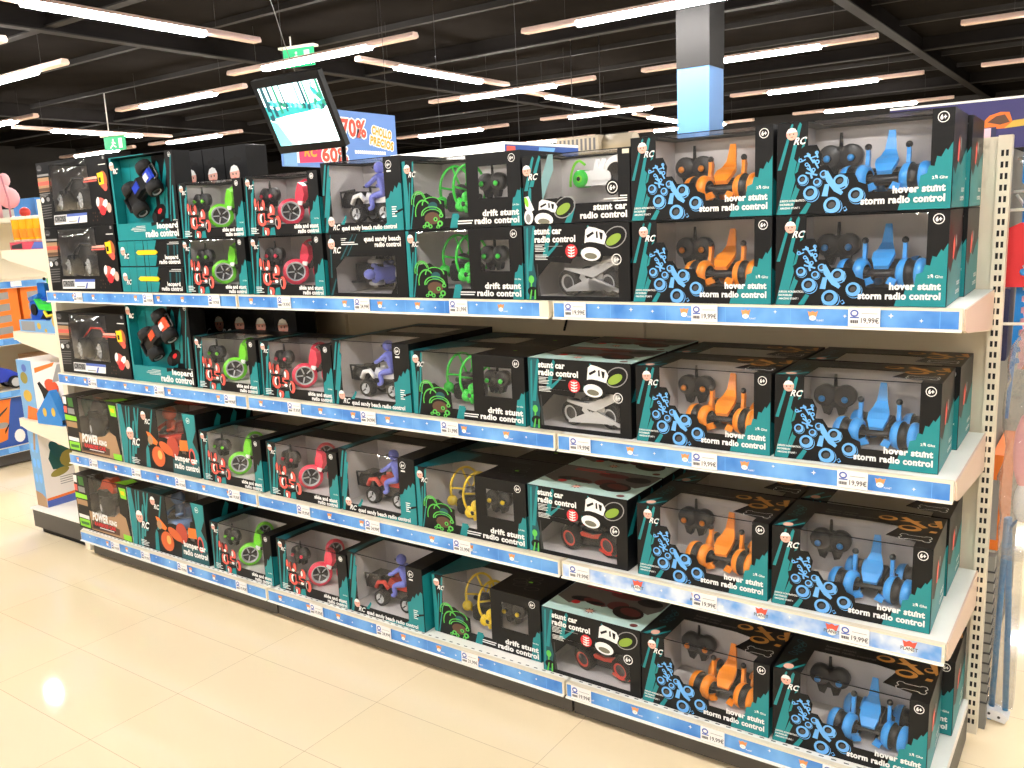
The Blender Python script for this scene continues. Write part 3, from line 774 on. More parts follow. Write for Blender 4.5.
def quad_toy(body, rider=TLAV):
    t = thing('toy_quad', '', 'toy quad bike'); b = MB()
    b.rbox(-.085, .07, -.022, .022, .03, .06, .012, TBLK, axis='y')
    b.prism([(-.125, .05), (-.06, .05), (-.05, .085), (-.062, .1), (-.115, .1), (-.128, .08)], -.03, .03, TBLK, 'y')
    b.tube([(-.128, -.03, .052), (-.135, -.03, .1), (-.07, -.03, .104)], .004, TDGR); b.tube([(-.09, -.03, .076), (-.0899, -.034, .076)], .016, TDGR, 14)
    b.tube([(-.05, -.04, .026), (-.05, .04, .026)], .006, TDGR); b.tube([(.07, -.04, .026), (.07, .04, .026)], .006, TDGR)
    b.build('chassis', t)
    for x in (-.05, .07):
        for y in (-.038, .038):
            w = MB(); w.lathe([(0, -.009), (.015, -.011), (.018, -.013), (.026, -.014), (.029, -.006), (.029, .006), (.026, .014), (.018, .013), (.015, .011), (0, .009)], [TSIL, TSIL, RUB, RUB, RUB, RUB, RUB, TSIL, TSIL], (x, y, .029), (0, 1, 0), 20)
            for k in range(5):
                a = k*1.2566; s = -1 if y < 0 else 1
                w.tube([(x+.004*math.cos(a), y+s*.011, .029+.004*math.sin(a)), (x+.016*math.cos(a), y+s*.0125, .029+.016*math.sin(a))], .0025, TDGR if k % 2 else TSIL, 6)
            w.build('wheel', t)
    b = MB()
    for s in (-1, 1):
        b.tube([(-.08, s*.034, .06), (-.066, s*.036, .082), (-.04, s*.036, .088), (-.02, s*.034, .066)], .008, body, 8)
    b.prism([(-.05, .06), (-.03, .095), (.0, .085), (.045, .078), (.088, .092), (.08, .07), (.04, .06)], -.016, .016, body, 'y')
    b.build('bodywork', t)
    b = MB(); b.tube([(-.03, -.03, .112), (-.03, .03, .112)], .003, TBLK); b.tube([(-.03, 0, .09), (-.03, 0, .112)], .004, TBLK); b.build('handlebar', t)
    N = [(.04, 0, .092, .016), (.03, 0, .118, .017), (.022, 0, .14, .018), (.02, 0, .155, .009),
         (.02, -.02, .142, .009), (-.004, -.026, .122, .008), (-.028, -.024, .113, .007), (.02, .02, .142, .009), (-.004, .026, .122, .008), (-.028, .024, .113, .007),
         (.038, -.016, .088, .013), (-.002, -.028, .08, .011), (.006, -.03, .046, .009), (-.012, -.032, .042, .008), (.038, .016, .088, .013), (-.002, .028, .08, .011), (.006, .03, .046, .009), (-.012, .032, .042, .008)]
    E_ = [(0, 1), (1, 2), (2, 3), (2, 4), (4, 5), (5, 6), (2, 7), (7, 8), (8, 9), (0, 10), (10, 11), (11, 12), (12, 13), (0, 14), (14, 15), (15, 16), (16, 17)]
    r = skin(N, E_, rider).build('rider_figure', t)
    b = MB(); b.ball((.016, 0, .17), .018, rider, 14, (1.1, .95, 1.05)); b.prism([(-.004, .166), (-.006, .172), (.008, .178), (.008, .166)], -.012, .012, TBLK, 'y'); b.build('helmet', r)
    return t

# ---- ring-cage vehicle cartons (two windows)
DW, DH, DDp = .428, .203, .222
def drift_box():
    t = thing('toy_carton', '', 'toy box')
    carton(t, DW, DH, DDp, win=(.04, .24, .03, DH-.002), wins=[(.282, .382, .08, .168)], topd=.13, mid=.17, floor=.024)
    F, TP, RS, LS = frames(DW, DH, DDp); c = CV(((60, 710), (580, 720), (580, 400), (60, 410)), DW, DH); b = MB()
    b.pp(F, [(.0, .001), (.015, .001), (.018, .1), (.012, .202), (.0, .202)], 1, TEAL)
    blades(b, F, [(.01, .002, .024, .14, .006), (.018, .002, .04, .1, .005), (.028, .09, .04, .2, .008), (.172, .001, .195, .042, .02)], TEAL, 2)
    b.pp(F, [(.172, .001), (.2, .001), (.206, .042), (.184, .042)], 3, TEAL)
    b.pp(F, [(DW-.001, .001), (DW-.001, .105), (.424, .095), (.415, .098), (.408, .08), (.4, .076), (.396, .05), (.39, .001)], 1, TEAL)
    b.pp(F, [(.04, .1), (.09, .105), (.12, .09), (.155, .08), (.158, .001), (.04, .001)], 1, BLK)
    P2 = PGRN
    for x, y, rx, ry, a0, a1 in ((130, 590, 36, 48, .2, 3.4), (132, 592, 28, 42, .4, 3.6), (190, 605, 46, 34, 0, 3.2), (188, 648, 50, 36, -.1, 3.3), (190, 652, 44, 28, .1, 3.1), (150, 640, 40, 60, .8, 3.4)):
        u, v = c(x, y); b.ring(F, u, v, rx*c.s, ry*c.s*.8, .88, 4, P2, a0, a1, 14)
    for x, y, r in ((165, 690, 12), (225, 690, 14), (205, 670, 10), (180, 700, 10), (232, 655, 10), (150, 700, 8), (215, 705, 9)):
        u, v = c(x, y); b.ell(F, u, v, r*c.s, r*c.s*.8, 4, P2, 8); b.ell(F, u, v, r*c.s*.4, r*c.s*.4, 5, BLK, 8)
    u, v = c(195, 612); b.ell(F, u, v, .018, .012, 3, DTEAL, 12); u, v = c(190, 665); b.ell(F, u, v, .03, .018, 3, M('print_brown', (96, 66, 48), .5), 14)
    lines(b, F, .195, .018, [.062, .058], .0035, .007); b.text(F, '2.4 Ghz', .42, .056, .006, 2, WHT, .022, 'R', .02)
    age(b, F, .4, .184, .0115); logo(b, F, .02, .178, .0125)
    b.pp(TP, [(.002, .002), (.04, .002), (.12, .13), (.12, .2), (.002, .2)], 1, DTEAL)
    for u, v in ((.29, .1), (.31, .07), (.34, .1), (.36, .06), (.33, .13)): b.ring(TP, u, v, .026, .014, .82, 1, DGR, 0, 2*PI, 14, .3)
    b.ell(TP, .33, .1, .008, .005, 2, PLIME, 10)
    lines(b, TP, .24, .19, [.08, .1], .006, .012, DGR)
    b.pp(RS, [(.002, .002), (.22, .002), (.22, .1), (.1, .12), (.002, .1)], 1, TEAL)
    prints(b, t, DW, DH, DDp)
    titles(t, F, [('drift stunt', .420, .031, .0235, .126, 'R'), ('radio control', .420, .010, .0235, .155, 'R')])
    return t
def drift_toy(col):
    t = thing('toy_vehicle', '', 'toy car')
    b = MB(); b.rbox(-.035, .04, -.03, .05, .018, .07, .016, TBLK, axis='y'); b.ball((-.01, .01, .075), .026, TDGR); b.tube([(-.06, .02, .07), (.07, .0, .06)], .008, TBLK); b.build('body', t)
    for x, y0 in ((-.045, .03), (.03, .0)):
        b = MB(); q = []
        for k in range(19):
            a = -.9+k*(PI*1.45)/18; q.append((x-.026*math.cos(a), y0-.044*math.cos(a), .085+.07*math.sin(a)))
        b.tube(q, .0042, col, 8)
        for k in (4, 9, 14): b.tube([q[k], (x*.6, y0+.008, .08)], .0035, col, 6)
        b.build('ring_cage', t)
    for (x, y, z) in ((.03, -.045, .035), (.052, -.04, .06), (-.07, -.01, .05)):
        b = MB(); b.lathe([(0, -.012), (.014, -.012), (.018, 0), (.014, .012), (0, .012)], [col, col, col, col], (x, y, z), (.5, -.8, .2), 14); b.build('hub', t)
    b = MB()
    for k in range(5):
        a = k*1.2566; b.tube([(.048, -.05, .04), (.048+.026*math.cos(a), -.052, .04+.026*math.sin(a))], [.009, .006], col, 8)
    b.ball((.048, -.052, .04), .01, TBLK, 10)
    b.build('star_wheel', t)
    return t

# ---- stunt-car cartons (pale printed top)
UW, UH, UD = .326, .205, .222
def pic_car(b, F, c, mirror=False):
    f = lambda pts, lay, m: b.pp(F, [c(*q) for q in pts], lay, m)
    f([(345, 470), (340, 420), (360, 385), (400, 375), (450, 372), (520, 385), (542, 430), (520, 465), (450, 480), (425, 540), (350, 535)], 2, BLK)
    u, v = c(488, 430); b.ring(F, u, v, .036, .026, .9, 3, GRY, rot=.5); b.ell(F, *c(482, 440), .024, .012, 4, M('print_moss', (140, 170, 60), .5), 16, .5)
    f([(358, 395), (372, 380), (400, 385), (440, 400), (452, 425), (440, 462), (400, 452), (352, 455)], 4, WHT)
    for q in ([(362, 420), (392, 402), (396, 412), (366, 432)], [(405, 405), (412, 400), (414, 432), (406, 432)], [(420, 405), (436, 410), (432, 440), (424, 438)]): f(q, 5, BLK)
    u, v = c(382, 478); b.ell(F, u, v, .03, .016, 5, BLK, 18, -.1)
    u, v = c(380, 505); b.ell(F, u, v, .03, .018, 6, WHT, 18, -.1); b.ell(F, u, v-.005, .019, .008, 7, M('print_khaki', (120, 118, 100), .5), 16, -.1)
def stunt_box(flat=True):
    t = thing('toy_carton', '', 'toy box')
    carton(t, UW, UH, UD, top=LTEAL if flat else BLK, win=(.04, .292, .012, .118), topd=0, mid=.19, film=CRINKLE if flat == 1 else FILM)
    F, TP, RS, LS = frames(UW, UH, UD); c = CV(((65, 720), (550, 725), (550, 360), (62, 370)), UW, UH); b = MB()
    b.pp(F, [(.001, .001), (.03, .001), (.038, .06), (.03, .1), (.036, .204), (.001, .204)], 1, DTEAL)
    blades(b, F, [(.002, .002, .01, .2, .008), (.012, .08, .03, .204, .012), (.06, .12, .08, .204, .016), (.062, .12, .1, .16, .018), (.18, .125, .2, .2, .012)], TEAL, 2)
    b.pp(F, [(.04, .06), (.085, .105), (.15, .1), (.16, .118), (.04, .118)], 1, BLK); b.pp(F, [(.04, .012), (.05, .012), (.042, .1), (.04, .1)], 1, TDGR)
    pic_car(b, F, c)
    b.ell(F, *c(291, 491), .0205, .0205, 3, BLK); b.ell(F, *c(291, 491), .0188, .0185, 4, RED)
    for k in range(4):
        q = c(291, 472+k*13); b.pp(F, [(q[0]-.011, q[1]+.002), (q[0], q[1]-.001), (q[0]+.011, q[1]+.002), (q[0]+.009, q[1]-.002), (q[0], q[1]-.0045), (q[0]-.009, q[1]-.002)], 5, WHT)
    q = c(291, 491); b.pp(F, [(q[0]-.0012, q[1]-.013), (q[0]+.0012, q[1]-.013), (q[0]+.0012, q[1]+.013), (q[0]-.0012, q[1]+.013)], 6, WHT)
    age(b, F, *c(493, 530), .0145)
    lines(b, F, .036, .15, [.032, .025, .035, .03, .033], .0016, .0042); b.pp(F, [(.078, .146), (.125, .146), (.125, .1475), (.078, .1475)], 2, GRY)
    lines(b, F, .036, .123, [.038, .042, .036, .04], .0015, .004)
    b.ell(F, *c(95, 622), .009, .011, 3, PGRN, 12); b.pp(F, [c(92, 632), c(98, 632), c(98, 660), c(90, 660)], 3, PGRN)
    b.ell(F, *c(100, 678), .017, .013, 3, BLK); blades(b, F, [(.012, .002, .018, .03, .006), (.028, .002, .03, .03, .006)], PGRN, 4)
    if flat:
        MR = M('print_maroon', (96, 34, 32), .45)
        b.pp(TP, [(.002, .09), (.06, .06), (.12, .11), (.16, .08), (.22, .13), (.3, .1), (.324, .14), (.324, .233), (.002, .233)], 1, M('print_smoke', (92, 86, 84), .4))
        b.ell(TP, .075, .075, .014, .012, 2, RED); b.ell(TP, .08, .105, .035, .016, 2, BLK, 14, .2); b.ell(TP, .125, .1, .04, .018, 2, MR, 16, -.2); b.ell(TP, .13, .095, .03, .01, 3, BLK, 14, .1)
        b.ell(TP, .2, .11, .034, .03, 2, MR, 16); b.ell(TP, .245, .085, .05, .04, 2, BLK, 18, -.3); b.ell(TP, .25, .09, .036, .022, 3, MR, 16, -.3); b.ell(TP, .275, .17, .04, .025, 2, BLK); b.ell(TP, .19, .18, .05, .02, 2, MR)
        for k in range(9):
            a = k*.698; b.pp(TP, [(.142+.008*math.cos(a-.35), .042+.008*math.sin(a-.35)), (.142+.024*math.cos(a), .042+.02*math.sin(a)), (.142+.008*math.cos(a+.35), .042+.008*math.sin(a+.35))], 2, MR)
        b.ell(TP, .142, .042, .011, .009, 3, SKIN); b.ell(TP, .295, .022, .012, .01, 2, MR); lines(b, TP, .05, .2, [.1, .12], .006, .012, RED)
    b.pp(RS, [(.002, .002), (.233, .002), (.233, .2), (.002, .2)], 0, BLK); blades(b, RS, [(.0, .1, .06, .2, .03), (.08, .08, .14, .2, .03), (.16, .05, .2, .19, .03)], TEAL)
    prints(b, t, UW, UH, UD)
    titles(t, F, [('stunt car', .037, .180, .0235, .088, 'L'), ('radio control', .037, .158, .0235, .13, 'L')])
    return t
def stunt_side_box():
    H = .182; t = thing('toy_carton', '', 'toy box')
    carton(t, UW, H, UD, win=(.06, .292, .05, H-.002), topd=.14, mid=.15)
    F, TP, RS, LS = frames(UW, H, UD); c = CV(((60, 362), (540, 352), (535, 20), (60, 62)), UW, H); b = MB()
    blades(b, F, [(.004, .09, .03, .18, .012), (.02, .1, .05, .181, .014), (.012, .02, .018, .1, .012), (.13, .001, .15, .05, .02)], TEAL)
    b.pp(F, [(.06, .05), (.16, .05), (.16, .062), (.145, .068), (.12, .07), (.1, .06), (.06, .062)], 1, BLK); b.pp(F, [(.062, .06), (.1, .14), (.1, .181), (.085, .181), (.061, .12)], 2, M('print_frosted_teal', (120, 160, 164), .5))
    d = lambda x, y: c(70+(x-340)*.9+50, 245+(y-372)*.72)
    pic_car(b, F, d)
    b.ell(F, *c(85, 320), .018, .028, 4, BLK); b.ell(F, *c(84, 328), .015, .02, 5, WHT); b.ell(F, *c(82, 334), .008, .012, 6, GRY); b.pp(F, [c(66, 240), c(86, 236), c(112, 296), c(88, 310), c(70, 290)], 5, WHT); b.ell(F, *c(76, 262), .006, .014, 6, PLIME, 12, .3)
    b.ell(F, *c(465, 200), .02, .02, 2, BLK); age(b, F, *c(465, 200), .015); lines(b, F, .318, .062, [.02, .068, .04], .003, .006, WHT, 2, 'R')
    b.pp(F, [c(506, 50), c(536, 48), c(536, 28), c(506, 30)], 2, M('print_sticker', (226, 220, 200), .5))
    logo(b, F, *c(82, 124), .0135)
    prints(b, t, UW, H, UD)
    titles(t, F, [('stunt car', .318, .031, .023, .098, 'R'), ('radio control', .318, .0105, .023, .138, 'R')])
    return t
def stunt_toy(col, dark):
    t = thing('toy_car', '', 'toy car'); b = MB()
    b.rbox(-.08, .06, -.03, .03, .02, .055, .014, TDGR if not dark else TBLK, axis='y'); b.prism([(-.05, .055), (-.03, .075), (.02, .078), (.045, .055)], -.022, .022, TBLK, 'y'); b.build('body', t)
    for x, y in ((-.068, -.03), (-.05, .035), (.06, -.035), (.07, .035)):
        w = MB(); w.lathe([(0, -.012), (.018, -.014), (.024, -.016), (.036, -.014), (.038, 0), (.036, .014), (.024, .016), (.018, .014), (0, .012)], [TDGR, col, RUB, RUB, RUB, RUB, col, TDGR], (x, y, .038), (.25, 1, .1), 22); w.build('wheel', t)
    b = MB()
    if not dark:
        for s in (-1, 1):
            b.prism([(-.07, .05+s*.03), (.0, .062+s*.012), (.09, .062+s*.05), (.095, .056+s*.036), (.02, .052), (-.07, .05+s*.03-.006)], -.062-s*.003, -.054-s*.003, col, 'y')
        b.prism([(-.03, .05), (-.02, .075), (.03, .08), (.045, .055), (.03, .04), (-.02, .04)], -.053, -.045, col, 'y'); b.prism([(-.012, .054), (-.006, .068), (.016, .07), (.026, .056), (.016, .048), (-.006, .048)], -.0535, -.0528, TBLK, 'y')
    else:
        b.prism([(-.05, .05), (-.03, .062), (.0, .056), (.04, .066), (.05, .052), (.0, .046)], -.04, -.032, col, 'y')
        b.tube([(.03, -.045, .02), (.06, -.05, .012), (.1, -.045, .02)], .004, col)
        b.prism([(.05, .008), (.1, .012), (.1, .024), (.06, .02)], -.05, -.044, col, 'y')
    b.build('armour_panel', t)
    return t
def stunt_white_toy():
    t = thing('toy_car', '', 'toy car'); b = MB()
    b.rbox(-.06, .05, -.02, .02, .03, .07, .018, TWHT, axis='y'); b.prism([(-.01, .06), (.0, .1), (.008, .075), (.02, .1), (.028, .075), (.05, .09), (.05, .05)], -.012, .012, TWHT, 'y'); b.build('body', t)
    w = MB(); w.lathe([(0, -.02), (.03, -.022), (.034, -.026), (.05, -.022), (.054, 0), (.05, .02), (0, .02)], [TBLK, TBLK, TWHT, TWHT, TWHT, TWHT], (.075, .0, .056), (.2, 1, .1), 26); w.build('big_wheel', t)
    w = MB(); w.lathe([(0, -.022), (.006, -.024), (.01, -.02), (.018, -.024), (.024, -.018), (.024, .018), (0, .018)], [TBLK, TGRN, TKGRN, TKGRN, TKGRN, TKGRN], (-.042, -.005, .05), (.1, 1, 0), 20); w.build('green_wheel', t)
    q = [(-.075+.03*(1-math.cos(k*.2)), -.02, .03+.068*math.sin(min(k*.2, 1.57))+(.0 if k < 8 else -.004*(k-8))) for k in range(12)]
    MB().tube(q, .0035, TGRN).build('flexible_aerial', t)
    return t

# ---- tall teal and black truck cartons
LW, LH, LD = .423, .325, .075
def leo_box():
    t = thing('toy_carton', '', 'toy box')
    hole = (.012, .375, .066, .322)
    th = .002; b = MB()
    panel(b, lambda a, c, d, e: (a, c, 0, th, d, e), 0, .24, 0, LH, TEAL, [(.012, .24, .066, .322)])
    panel(b, lambda a, c, d, e: (a, c, 0, th, d, e), .24, LW, 0, LH, BLK, [(.24, .375, .066, .322)])
    b.box(0, th, th, LD, 0, LH, TEAL).box(LW-th, LW, th, LD, 0, LH, BLK).box(th, LW-th, LD-th, LD, 0, LH, BLK).box(th, LW-th, th, LD-th, LH-th, LH, BLK).box(th, LW-th, th, LD-th, 0, th, BLK)
    b.build('carton', t)
    b = MB(); y = .045
    b.box(.004, .22, y, y+.002, .004, LH-.006, TEAL).box(.22, LW-.004, y, y+.002, .004, LH-.006, BLK)
    fr = lambda u, v, d: (u, y-d, v)
    blades(b, fr, [(.22, .06, .3, .31, .03), (.25, .1, .24, .3, .03), (.3, .06, .35, .3, .01), (.27, .08, .29, .2, .02)], TEAL); b.ell(fr, .235, .1, .05, .03, 3, BLK, 16, .5); b.ell(fr, .24, .108, .016, .009, 4, RED, 12, .5); b.ell(fr, .2, .085, .016, .02, 4, TDGR)
    blades(b, fr, [(.02, .18, .1, .1, .02), (.06, .2, .07, .3, .004), (.12, .2, .13, .31, .004), (.17, .2, .175, .31, .004)], DTEAL)
    b.build('inner_card_tray', t)
    F, TP, RS, LS = frames(LW, LH, LD); b = MB()
    b.pp(F, [(.24, .001), (.24, .05), (.3, .06), (.35, .04), (.4, .001)], 2, TEAL)
    blades(b, F, [(.37, .09, .41, .31, .006), (.39, .07, .4, .2, .012)], TEAL)
    age(b, F, .405, .31, .009); logo(b, F, .017, .292, .016)
    lines(b, F, .2, .052, [.06, .09, .1, .08], .002, .006, WHT, 5, 'R'); b.text(F, '2.4 Ghz', .415, .068, .007, 5, WHT, .028, 'R', .02)
    prints(b, t, LW, LH, LD)
    titles(t, F, [('leopard', .415, .042, .03, .135, 'R'), ('radio control', .415, .011, .036, .215, 'R')])
    return t
def leo_flat_box():
    H, D = .103, .23; t = thing('toy_carton', '', 'toy box'); b = MB()
    b.rbox(0, LW, 0, D, 0, H, .003, BLK, axis='y', n=2); b.build('carton', t)
    F, TP, RS, LS = frames(LW, H, D); b = MB()
    b.pp(F, [(.002, .002), (.245, .002), (.262, .04), (.25, .07), (.266, .101), (.002, .101)], 1, TEAL)
    for u, w in ((.06, .003), (.11, .004), (.118, .002), (.17, .006), (.2, .003)): b.pp(F, [(u, .002), (u+w, .002), (u+w*.6+.004, .1), (u+.004, .1)], 2, BLK if u > .15 else DTEAL)
    for u in (.33, .37, .39): b.pp(F, [(u, .04), (u+.008, .04), (u+.014, .078), (u+.004, .082)], 2, DTEAL)
    lines(b, F, .41, .09, [.06, .075], .002, .006, WHT, 3, 'R'); logo(b, F, .03, .062, .016)
    prints(b, t, LW, H, D)
    b = MB(); b.prism([(.125, .055), (.14, .046), (.255, .046), (.27, .055), (.255, .064), (.14, .064)], -.004, -.0012, PYEL, 'y'); b.build('yellow_hang_tab', t)
    titles(t, F, [('leopard', .4, .028, .022, .085, 'R'), ('radio control', .41, .01, .022, .135, 'R')])
    return t
def tall_box(H):
    W, D = .132, .1; t = thing('toy_carton', '', 'toy box'); b = MB()
    b.rbox(0, W, 0, D, 0, H, .003, BLK, axis='y', n=2); b.build('carton', t)
    F, TP, RS, LS = frames(W, H, D); b = MB()
    b.pp(F, [(.03, H-.06), (.1, H-.06), (.1, H-.05), (.075, H-.046), (.065, H-.036), (.055, H-.046), (.03, H-.05)], 1, HOLE)
    b.pp(F, [(.002, .002), (.13, .002), (.13, H-.2), (.002, H-.17)], 1, TEAL); logo(b, F, .055, H-.107, .03)
    prints(b, t, W, H, D)
    return t
def truck(col):
    t = thing('toy_truck', '', 'toy truck'); b = MB()
    b.rbox(-.1, .1, -.03, .03, .022, .045, .01, TBLK, axis='y'); b.prism([(-.03, .045), (-.015, .07), (.03, .07), (.045, .045)], -.027, .027, TBLK, 'y'); b.box(-.1, -.035, -.03, -.025, .045, .055, TBLK).box(-.1, -.035, .025, .03, .045, .055, TBLK).box(-.105, -.1, -.03, .03, .03, .055, TBLK)
    b.build('body', t)
    b = MB(); b.prism([(.048, .0455), (.06, .054), (.095, .05), (.1, .04)], -.022, .022, col, 'y'); b.box(-.012, .028, -.014, .014, .0702, .074, col); b.build('bonnet', t)
    MB().box(.055, .08, -.012, .012, .052, .057, TWHT).build('bonnet_sticker', t)
    MB().tube([(.1, -.03, .035), (.115, -.025, .035), (.115, .025, .035), (.1, .03, .035)], .004, TDGR).build('bumper_bar', t)
    for x in (-.062, .066):
        for y in (-.045, .045):
            w = MB(); w.lathe([(0, -.015), (.016, -.016), (.02, -.02), (.033, -.018), (.036, 0), (.033, .018), (.02, .02), (.016, .016), (0, .015)], [TDGR, TSIL, RUB, RUB, RUB, RUB, TSIL, TDGR], (x, y, .034), (0, 1, 0), 20); w.build('wheel', t)
    return t
# ---- black off-road car cartons at the far left
CW, CH, CD = .55, .276, .25
def cross_box():
    t = thing('toy_carton', '', 'toy box')
    carton(t, CW, CH, CD, win=(.105, .40, .066, CH-.012), topd=0, mid=.2, film=CRINKLE, floor=.05, bulge=.03)
    F, TP, RS, LS = frames(CW, CH, CD); c = CV(((150, 715), (490, 715), (450, 395), (115, 412)), CW, CH); b = MB()
    q = lambda pts, m, l=1: b.pp(F, [c(*p) for p in pts], l, m)
    b.ell(F, *c(133, 437), .022, .014, 1, DGR, 12); b.pp(F, [c(124, 442), c(140, 442), c(142, 446), c(126, 446)], 2, GRY)
    q([(120, 466), (180, 463), (181, 472), (121, 475)], GRY); q([(121, 482), (180, 479), (185, 545), (128, 548)], PTAN); q([(123, 500), (182, 497), (183, 515), (125, 518)], CORAL, 2); q([(126, 530), (184, 527), (185, 543), (128, 545)], M('print_brown', (96, 66, 48), .5), 2)
    for k in range(3): q([(130, 556+k*7), (186-10*k, 553+k*7), (186-10*k, 556+k*7), (130, 559+k*7)], GRY)
    b.ell(F, *c(147, 585), .014, .012, 1, WHT, 10); b.ell(F, *c(175, 582), .014, .01, 1, GRY, 10)
    for k in range(6): q([(140+k, 610+k*12), (192, 606+k*12), (192, 610+k*12), (140+k, 614+k*12)], M('print_mid_grey', (112, 110, 110), .5))
    q([(204, 660), (366, 656), (366, 700), (206, 704)], WHT, 3); q([(268, 657), (366, 655), (366, 668), (268, 670)], TAGB, 4); q([(207, 664), (266, 662), (266, 694), (207, 696)], GRY, 4); q([(326, 672), (334, 672), (328, 700), (320, 700)], TAGB, 4)
    b.text(F, 'CROSS', c(209, 690)[0], c(209, 688)[1], .028, 5, BLK, .088, 'L', .03); q([(278, 690), (318, 689), (318, 694), (278, 695)], GRY, 5)
    q([(415, 400), (450, 398), (456, 440), (420, 442)], BLK, 2); q([(434, 404), (442, 404), (444, 418), (436, 418)], GRY, 3); q([(418, 440), (450, 439), (450, 443), (418, 444)], WHT, 3)
    q([(352, 497), (410, 492), (414, 504), (352, 508)], SKIN, 3); q([(350, 512), (412, 508), (412, 515), (350, 518)], CORAL, 3)
    b.ell(F, *c(440, 512), .03, .036, 2, M('print_burnt_orange', (190, 104, 54), .5), 16); b.ell(F, *c(450, 545), .016, .016, 3, CORAL, 12); q([(412, 480), (438, 476), (446, 530), (424, 534)], PYEL, 4); q([(420, 500), (430, 499), (433, 522), (424, 523)], BLK, 5)
    b.ell(F, *c(435, 625), .04, .028, 2, M('print_dusty_coral', (206, 100, 90), .5), 16, -.4); b.ell(F, *c(417, 610), .012, .02, 3, WHT, 14, -.3); b.ell(F, *c(450, 620), .022, .014, 3, WHT, 12, .6); b.ell(F, *c(468, 640), .016, .02, 3, SKIN, 12); b.ell(F, *c(440, 650), .022, .02, 3, RED, 12)
    for k in range(8): b.ell(F, *c(395+10*(k % 5), 660+17*(k % 3)), .003, .004, 2, M('print_brown', (96, 66, 48), .5), 8)
    prints(b, t, CW, CH, CD)
    return t
def cross_toy(accent):
    t = thing('toy_car', '', 'toy car'); b = MB()
    b.prism([(-.11, .05), (-.1, .09), (-.06, .1), (-.02, .14), (.06, .14), (.09, .1), (.12, .09), (.125, .05)], -.045, .045, TBLK, 'y'); b.build('body', t)
    b = MB(); b.prism([(-.014, .104), (.0, .13), (.05, .13), (.065, .104)], -.047, -.045, TDGR, 'y'); b.tube([(-.1, -.046, .095), (-.02, -.047, .146), (.06, -.047, .146), (.1, -.046, .1)], .005, accent); b.build('roll_bar', t)
    for x in (-.075, .085):
        for y in (-.05, .05):
            w = MB(); w.lathe([(0, -.022), (.02, -.022), (.03, -.026), (.033, -.028), (.048, -.024), (.051, 0), (.048, .024), (.033, .028), (.03, .026), (0, .02)], [TDGR, TSIL, TSIL, RUB, RUB, RUB, RUB, TSIL, TSIL], (x, y, .051), (.25, 1, 0), 22)
            s = -1 if y < 0 else 1
            for k in range(5):
                a = k*1.2566; w.tube([(x+s*.006, y+s*.024, .051), (x+s*.006+.026*math.cos(a), y+s*.0265, .051+.026*math.sin(a))], .005, TSIL if s < 0 else TDGR, 6)
            w.build('wheel', t)
    return t
# ---- green cornered power car cartons
PW, PH, PD = .437, .262, .28
def power_box():
    t = thing('toy_carton', '', 'toy box')
    carton(t, PW, PH, PD, win=(.125, .365, .08, PH-.002), topd=.14, mid=.22, floor=.07)
    F, TP, RS, LS = frames(PW, PH, PD); c = CV(((50, 455), (410, 515), (375, 155), (20, 105)), PW, PH); b = MB()
    q = lambda pts, m, l=1: b.pp(F, [c(*p) for p in pts], l, m)
    q([(124, 335), (200, 370), (300, 360), (330, 330), (372, 360), (405, 500), (360, 500), (138, 460)], PTAN); q([(140, 400), (200, 390), (330, 440), (330, 480), (138, 455)], M('print_brown', (96, 66, 48), .5), 2)
    q([(20, 110), (46, 113), (48, 160), (24, 156)], WHT, 2); q([(54, 118), (90, 124), (98, 180), (62, 172)], M('print_forest', (60, 120, 50), .5), 2); q([(24, 170), (48, 174), (50, 215), (28, 210)], CORAL, 2); q([(54, 182), (100, 190), (104, 225), (58, 218)], GRY, 3); q([(26, 222), (112, 240), (116, 268), (30, 256)], PLIME, 2)
    q([(40, 264), (114, 276), (120, 352), (46, 340)], PTAN, 2); q([(46, 300), (118, 312), (120, 352), (48, 340)], BLK, 3); q([(50, 362), (122, 376), (124, 400), (52, 386)], WHT, 2); q([(52, 392), (126, 404), (130, 456), (58, 442)], PLIME, 2); q([(62, 412), (120, 420), (122, 438), (66, 430)], M('print_forest', (60, 120, 50), .5), 3)
    q([(330, 165), (374, 172), (382, 240), (345, 232)], PLIME, 2); q([(340, 185), (366, 190), (370, 215), (348, 210)], PYEL, 3); q([(352, 465), (410, 474), (414, 512), (358, 500)], PLIME, 3)
    q([(146, 426), (300, 446), (300, 464), (150, 448)], BLK, 3)
    lines(b, F, .18, .025, [.12], .004, .01, WHT, 4)
    b.pp(TP, [(.33, .01), (.42, .01), (.42, .07), (.36, .08)], 1, PLIME); lines(b, TP, .1, .03, [.03, .05], .01, .02, GRY); lines(b, TP, .22, .03, [.05], .012, .02, SKIN)
    b.pp(RS, [(.002, .002), (.04, .002), (.04, .26), (.002, .26)], 1, WHT)
    prints(b, t, PW, PH, PD)
    F2 = F
    b = MB(); b.text(F2, 'POWER', .128, .058, .055, 6, WHT, .132, 'L', .05, .15); b.text(F2, 'KING', .268, .058, .03, 6, WHT, .06, 'L', .05, .15); b.text(F2, 'RAMBOSS CAR', .142, .034, .024, 7, RED, .175, 'L', .05, .1); b.build('title_lettering', t)
    return t
